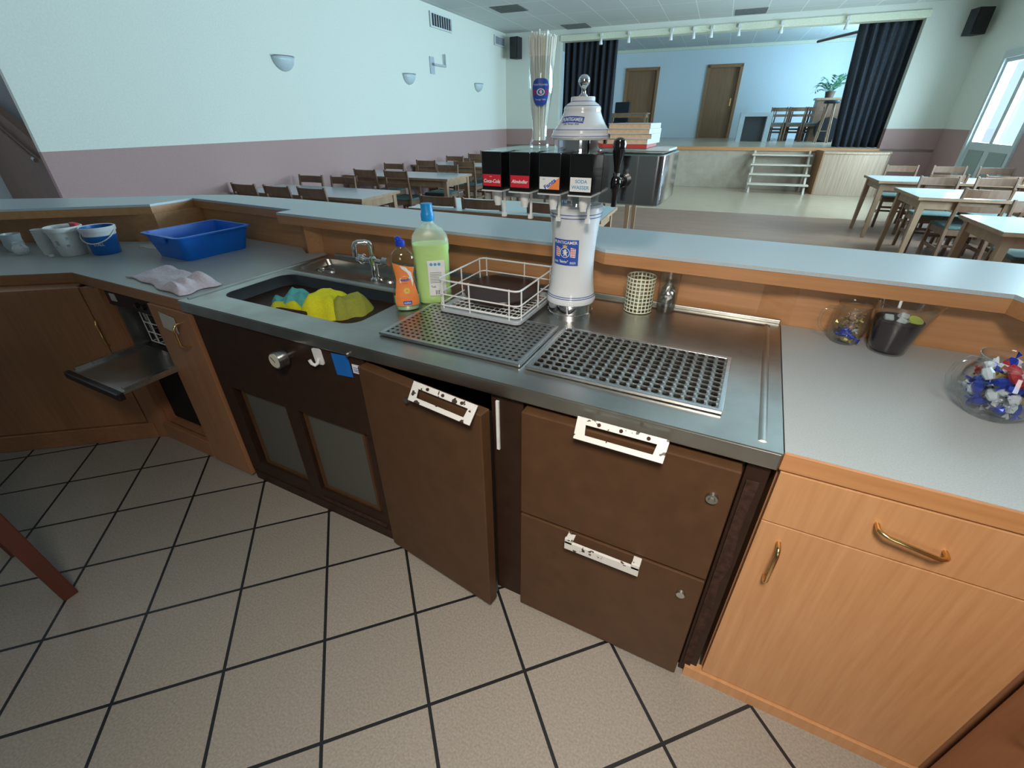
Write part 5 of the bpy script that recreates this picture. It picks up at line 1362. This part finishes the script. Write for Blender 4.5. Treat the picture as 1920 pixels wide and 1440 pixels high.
for (x, z, w_, h2) in ((-.02, .07, .016, .024), (.02, .055, .012, .012), (.028, .09, .010, .014), (-.04, .05, .012, .01)): merge(bm, bk(gridrect(w_, h2, 3, 2), .056, .073, .14, z, .75+x/.065))
obj('print', bm, 'grey_plastic', b1)
tag(obj('red_lid', bx(-.03, .03, -.012, .012, -.02, .02), 'label_red', bevel=.006), 'red object sticking out of the white bucket', 'lid').location = (-3.13, 1.13, 1.035)
# cup stack
for k in range(7):
    t0 = obj('paper_cup', lathe(B(), [(0, 0), (.021, 0), (.028, .052), (.0295, .054), (.027, .054), (.020, .003), (0, .003)], n=20), 'white_plastic', smooth=True)
    if k:
        mesh = cup_mesh; bpy.data.meshes.remove(t0.data) if False else None; t0.data = mesh
    else: cup_mesh = t0.data
    t0.location = (-3.265+.0*k, 1.02, .9005+.054+k*.0125) if False else (-3.262, 1.02, .9005+k*.0125)
    tag(t0, 'white paper cup in the upright stack beside the buckets' if k < 6 else 'topmost white paper cup of the stack beside the buckets', 'cup', 'paper cups stacked by the buckets')
    if k == 6: del t0['group']
t = thing('milk_jug', 'small white porcelain jug with handle at left end', 'jug', (-3.40, .96, .9005))
obj('body', lathe(B(), [(0, 0), (.022, 0), (.033, .015), (.033, .035), (.022, .052), (.024, .062), (.022, .062), (.020, .052), (.030, .033), (0, .008)], n=24), 'ceramic', t, smooth=True)
bm = B(); tube(bm, [(.022, .0, .050), (.036, .006, .052), (.046, .01, .035), (.032, .006, .014)], .004, 8); obj('handle', bm, 'ceramic', t, smooth=True)
t = thing('glass_cup', 'greenish glass sugar bowl cut off at left edge', 'bowl', (-3.52, .98, .9005))
obj('body', lathe(B(), [(0, 0), (.03, 0), (.042, .03), (.04, .06), (.045, .09), (.042, .09), (.037, .06), (.038, .03), (0, .006)], n=24), 'sconce_glass', t, smooth=True)
tag(obj('soap_block', bx(-.012, .012, -.009, .009, 0, .012), 'white_plastic', bevel=.002), 'tiny white block beside the stack of cups', 'block').location = (-3.19, 1.0, .9005)
# spilled powder smear
bm = B(); random.seed(3)
pts = [(-2.93+.10*math.cos(q)*(1+.3*random.uniform(-1, 1)), 1.36+.05*math.sin(q)*(1+.3*random.uniform(-1, 1))) for q in [2*PI*i/26 for i in range(26)]]
prism(bm, pts, .9003, .903); tag(obj('folded_paper', bm, 'paper'), 'crumpled pale paper between bucket and blue tub', 'paper')

# cloths
def cloth(name, lb, m_, nx, ny, fn, loc, thick=.003, cat='cloth', rotz=0):
    bm = B(); g_ = [[bm.verts.new(fn(i/nx, j/ny)) for i in range(nx+1)] for j in range(ny+1)]
    for j in range(ny):
        for i in range(nx): bm.faces.new((g_[j][i], g_[j][i+1], g_[j+1][i+1], g_[j+1][i]))
    o = obj(name, bm, m_, smooth=True, solid=thick); o.location = loc; o.rotation_euler = (0, 0, rotz); tag(o, lb, cat); return o
def nz(x, y, s): return math.sin(x*7.3+s)*math.cos(y*6.1+s*1.7)+.38*math.sin(x*13.1+y*9+s*2.3)+.10*math.sin(y*23-x*17+s)
def towel(s, t_):
    x = -.24+.48*s; y = -.085+.17*t_
    edge = min(1, min(s, 1-s, t_, 1-t_)*9)
    z = .004+edge*(.012+.006*nz(s, t_, 1.0))
    fold = math.exp(-((s-.83)/.12)**2); z += .022*fold*edge*(1+.4*math.sin(t_*19))
    z += .010*edge*math.exp(-((t_-.8)/.13)**2)*abs(math.sin(s*11))
    y += .012*math.sin(s*5+.5)+.006*math.sin(s*17); x += .012*math.sin(t_*9)
    return (x, y-(.05 if False else 0)*s, max(z, .0025))
cloth('hand_towel', 'rumpled pinkish white terry towel beside the sink', 'terry_pink', 60, 30, towel, (-2.19, 1.035, .9005), .004, 'towel', math.radians(-3))
def heap(w_, d_2, top, drop, s_, ex=2.4, fold=.018):
    def fn(s, t_):
        a_, b_ = 2*s-1, 2*t_-1; r = (abs(a_)**ex+abs(b_)**ex)**(1/ex)
        x = a_*w_*(1+.10*math.sin(b_*6+s_)); y = b_*d_2*(1+.12*math.sin(a_*5+s_*2))
        z = top-drop*max(0, r-.25)**1.5*1.3+fold*nz(s*1.3, t_*1.3, s_)*.55-fold*.55*abs(math.sin(s*8+t_*4.5+s_))**.7*min(1, 3-2.6*r if r < 1.15 else 0)
        return (x, y, z)
    return fn
cloth('cleaning_cloth', 'folded yellow cleaning cloth under the teal rag', 'cloth_yellow', 50, 36, heap(.155, .085, .105, .10, 2.0, fold=.022), (-1.55, 1.095, .785), .003)
cloth('cleaning_rag', 'teal crumpled rag lying on yellow cloth in sink', 'cloth_teal', 50, 36, heap(.105, .080, .085, .07, 4.1, fold=.026), (-1.575, 1.16, .825), .004, 'rag')
cloth('cleaning_cloth', 'large bright yellow cloth draped in the middle of sink', 'cloth_yellow', 50, 50, heap(.115, .15, .155, .15, 5.3, 3.2, .022), (-1.415, 1.165, .778), .003, rotz=.45)
cloth('cleaning_cloth', 'olive yellow cloth draped at the right of the heap', 'cloth_olive', 50, 50, heap(.11, .13, .15, .14, 7.7, 3.6, .02), (-1.325, 1.20, .768), .003, rotz=.55)
t = tag(obj('dish_sponge', prism(B(), rrect(-.06, .06, -.04, .04, .01, 3), 0, .03), 'dirt', bevel=.005), 'dark brown scouring pad between the yellow cloths', 'sponge')
t.location = (-1.46, 1.035, .85); t.rotation_euler = (1.2, .1, .3)

# red-brown stool at the lower left
t = thing('wooden_stool', 'red-brown wooden stool, only its leg showing at left', 'stool', (-2.14, .02, 0))
for sx in (-1, 1):
    for sy in (-1, 1):
        bm = B(); rings = []
        for z, k, h in ((0, .21, .022), (.72, .15, .026)):
            rings.append([bm.verts.new((sx*k+a_*h, sy*k*.7+b_*h, z)) for a_, b_ in ((-1, -1), (1, -1), (1, 1), (-1, 1))])
        for i in range(4): bm.faces.new((rings[0][i], rings[0][(i+1) % 4], rings[1][(i+1) % 4], rings[1][i]))
        bm.faces.new(rings[0][::-1]); bm.faces.new(rings[1]); obj('leg', bm, 'red_wood', t, bevel=.004)
obj('seat', prism(B(), rrect(-.2, .2, -.17, .17, .05), .72, .76), 'red_wood', t, bevel=.008)
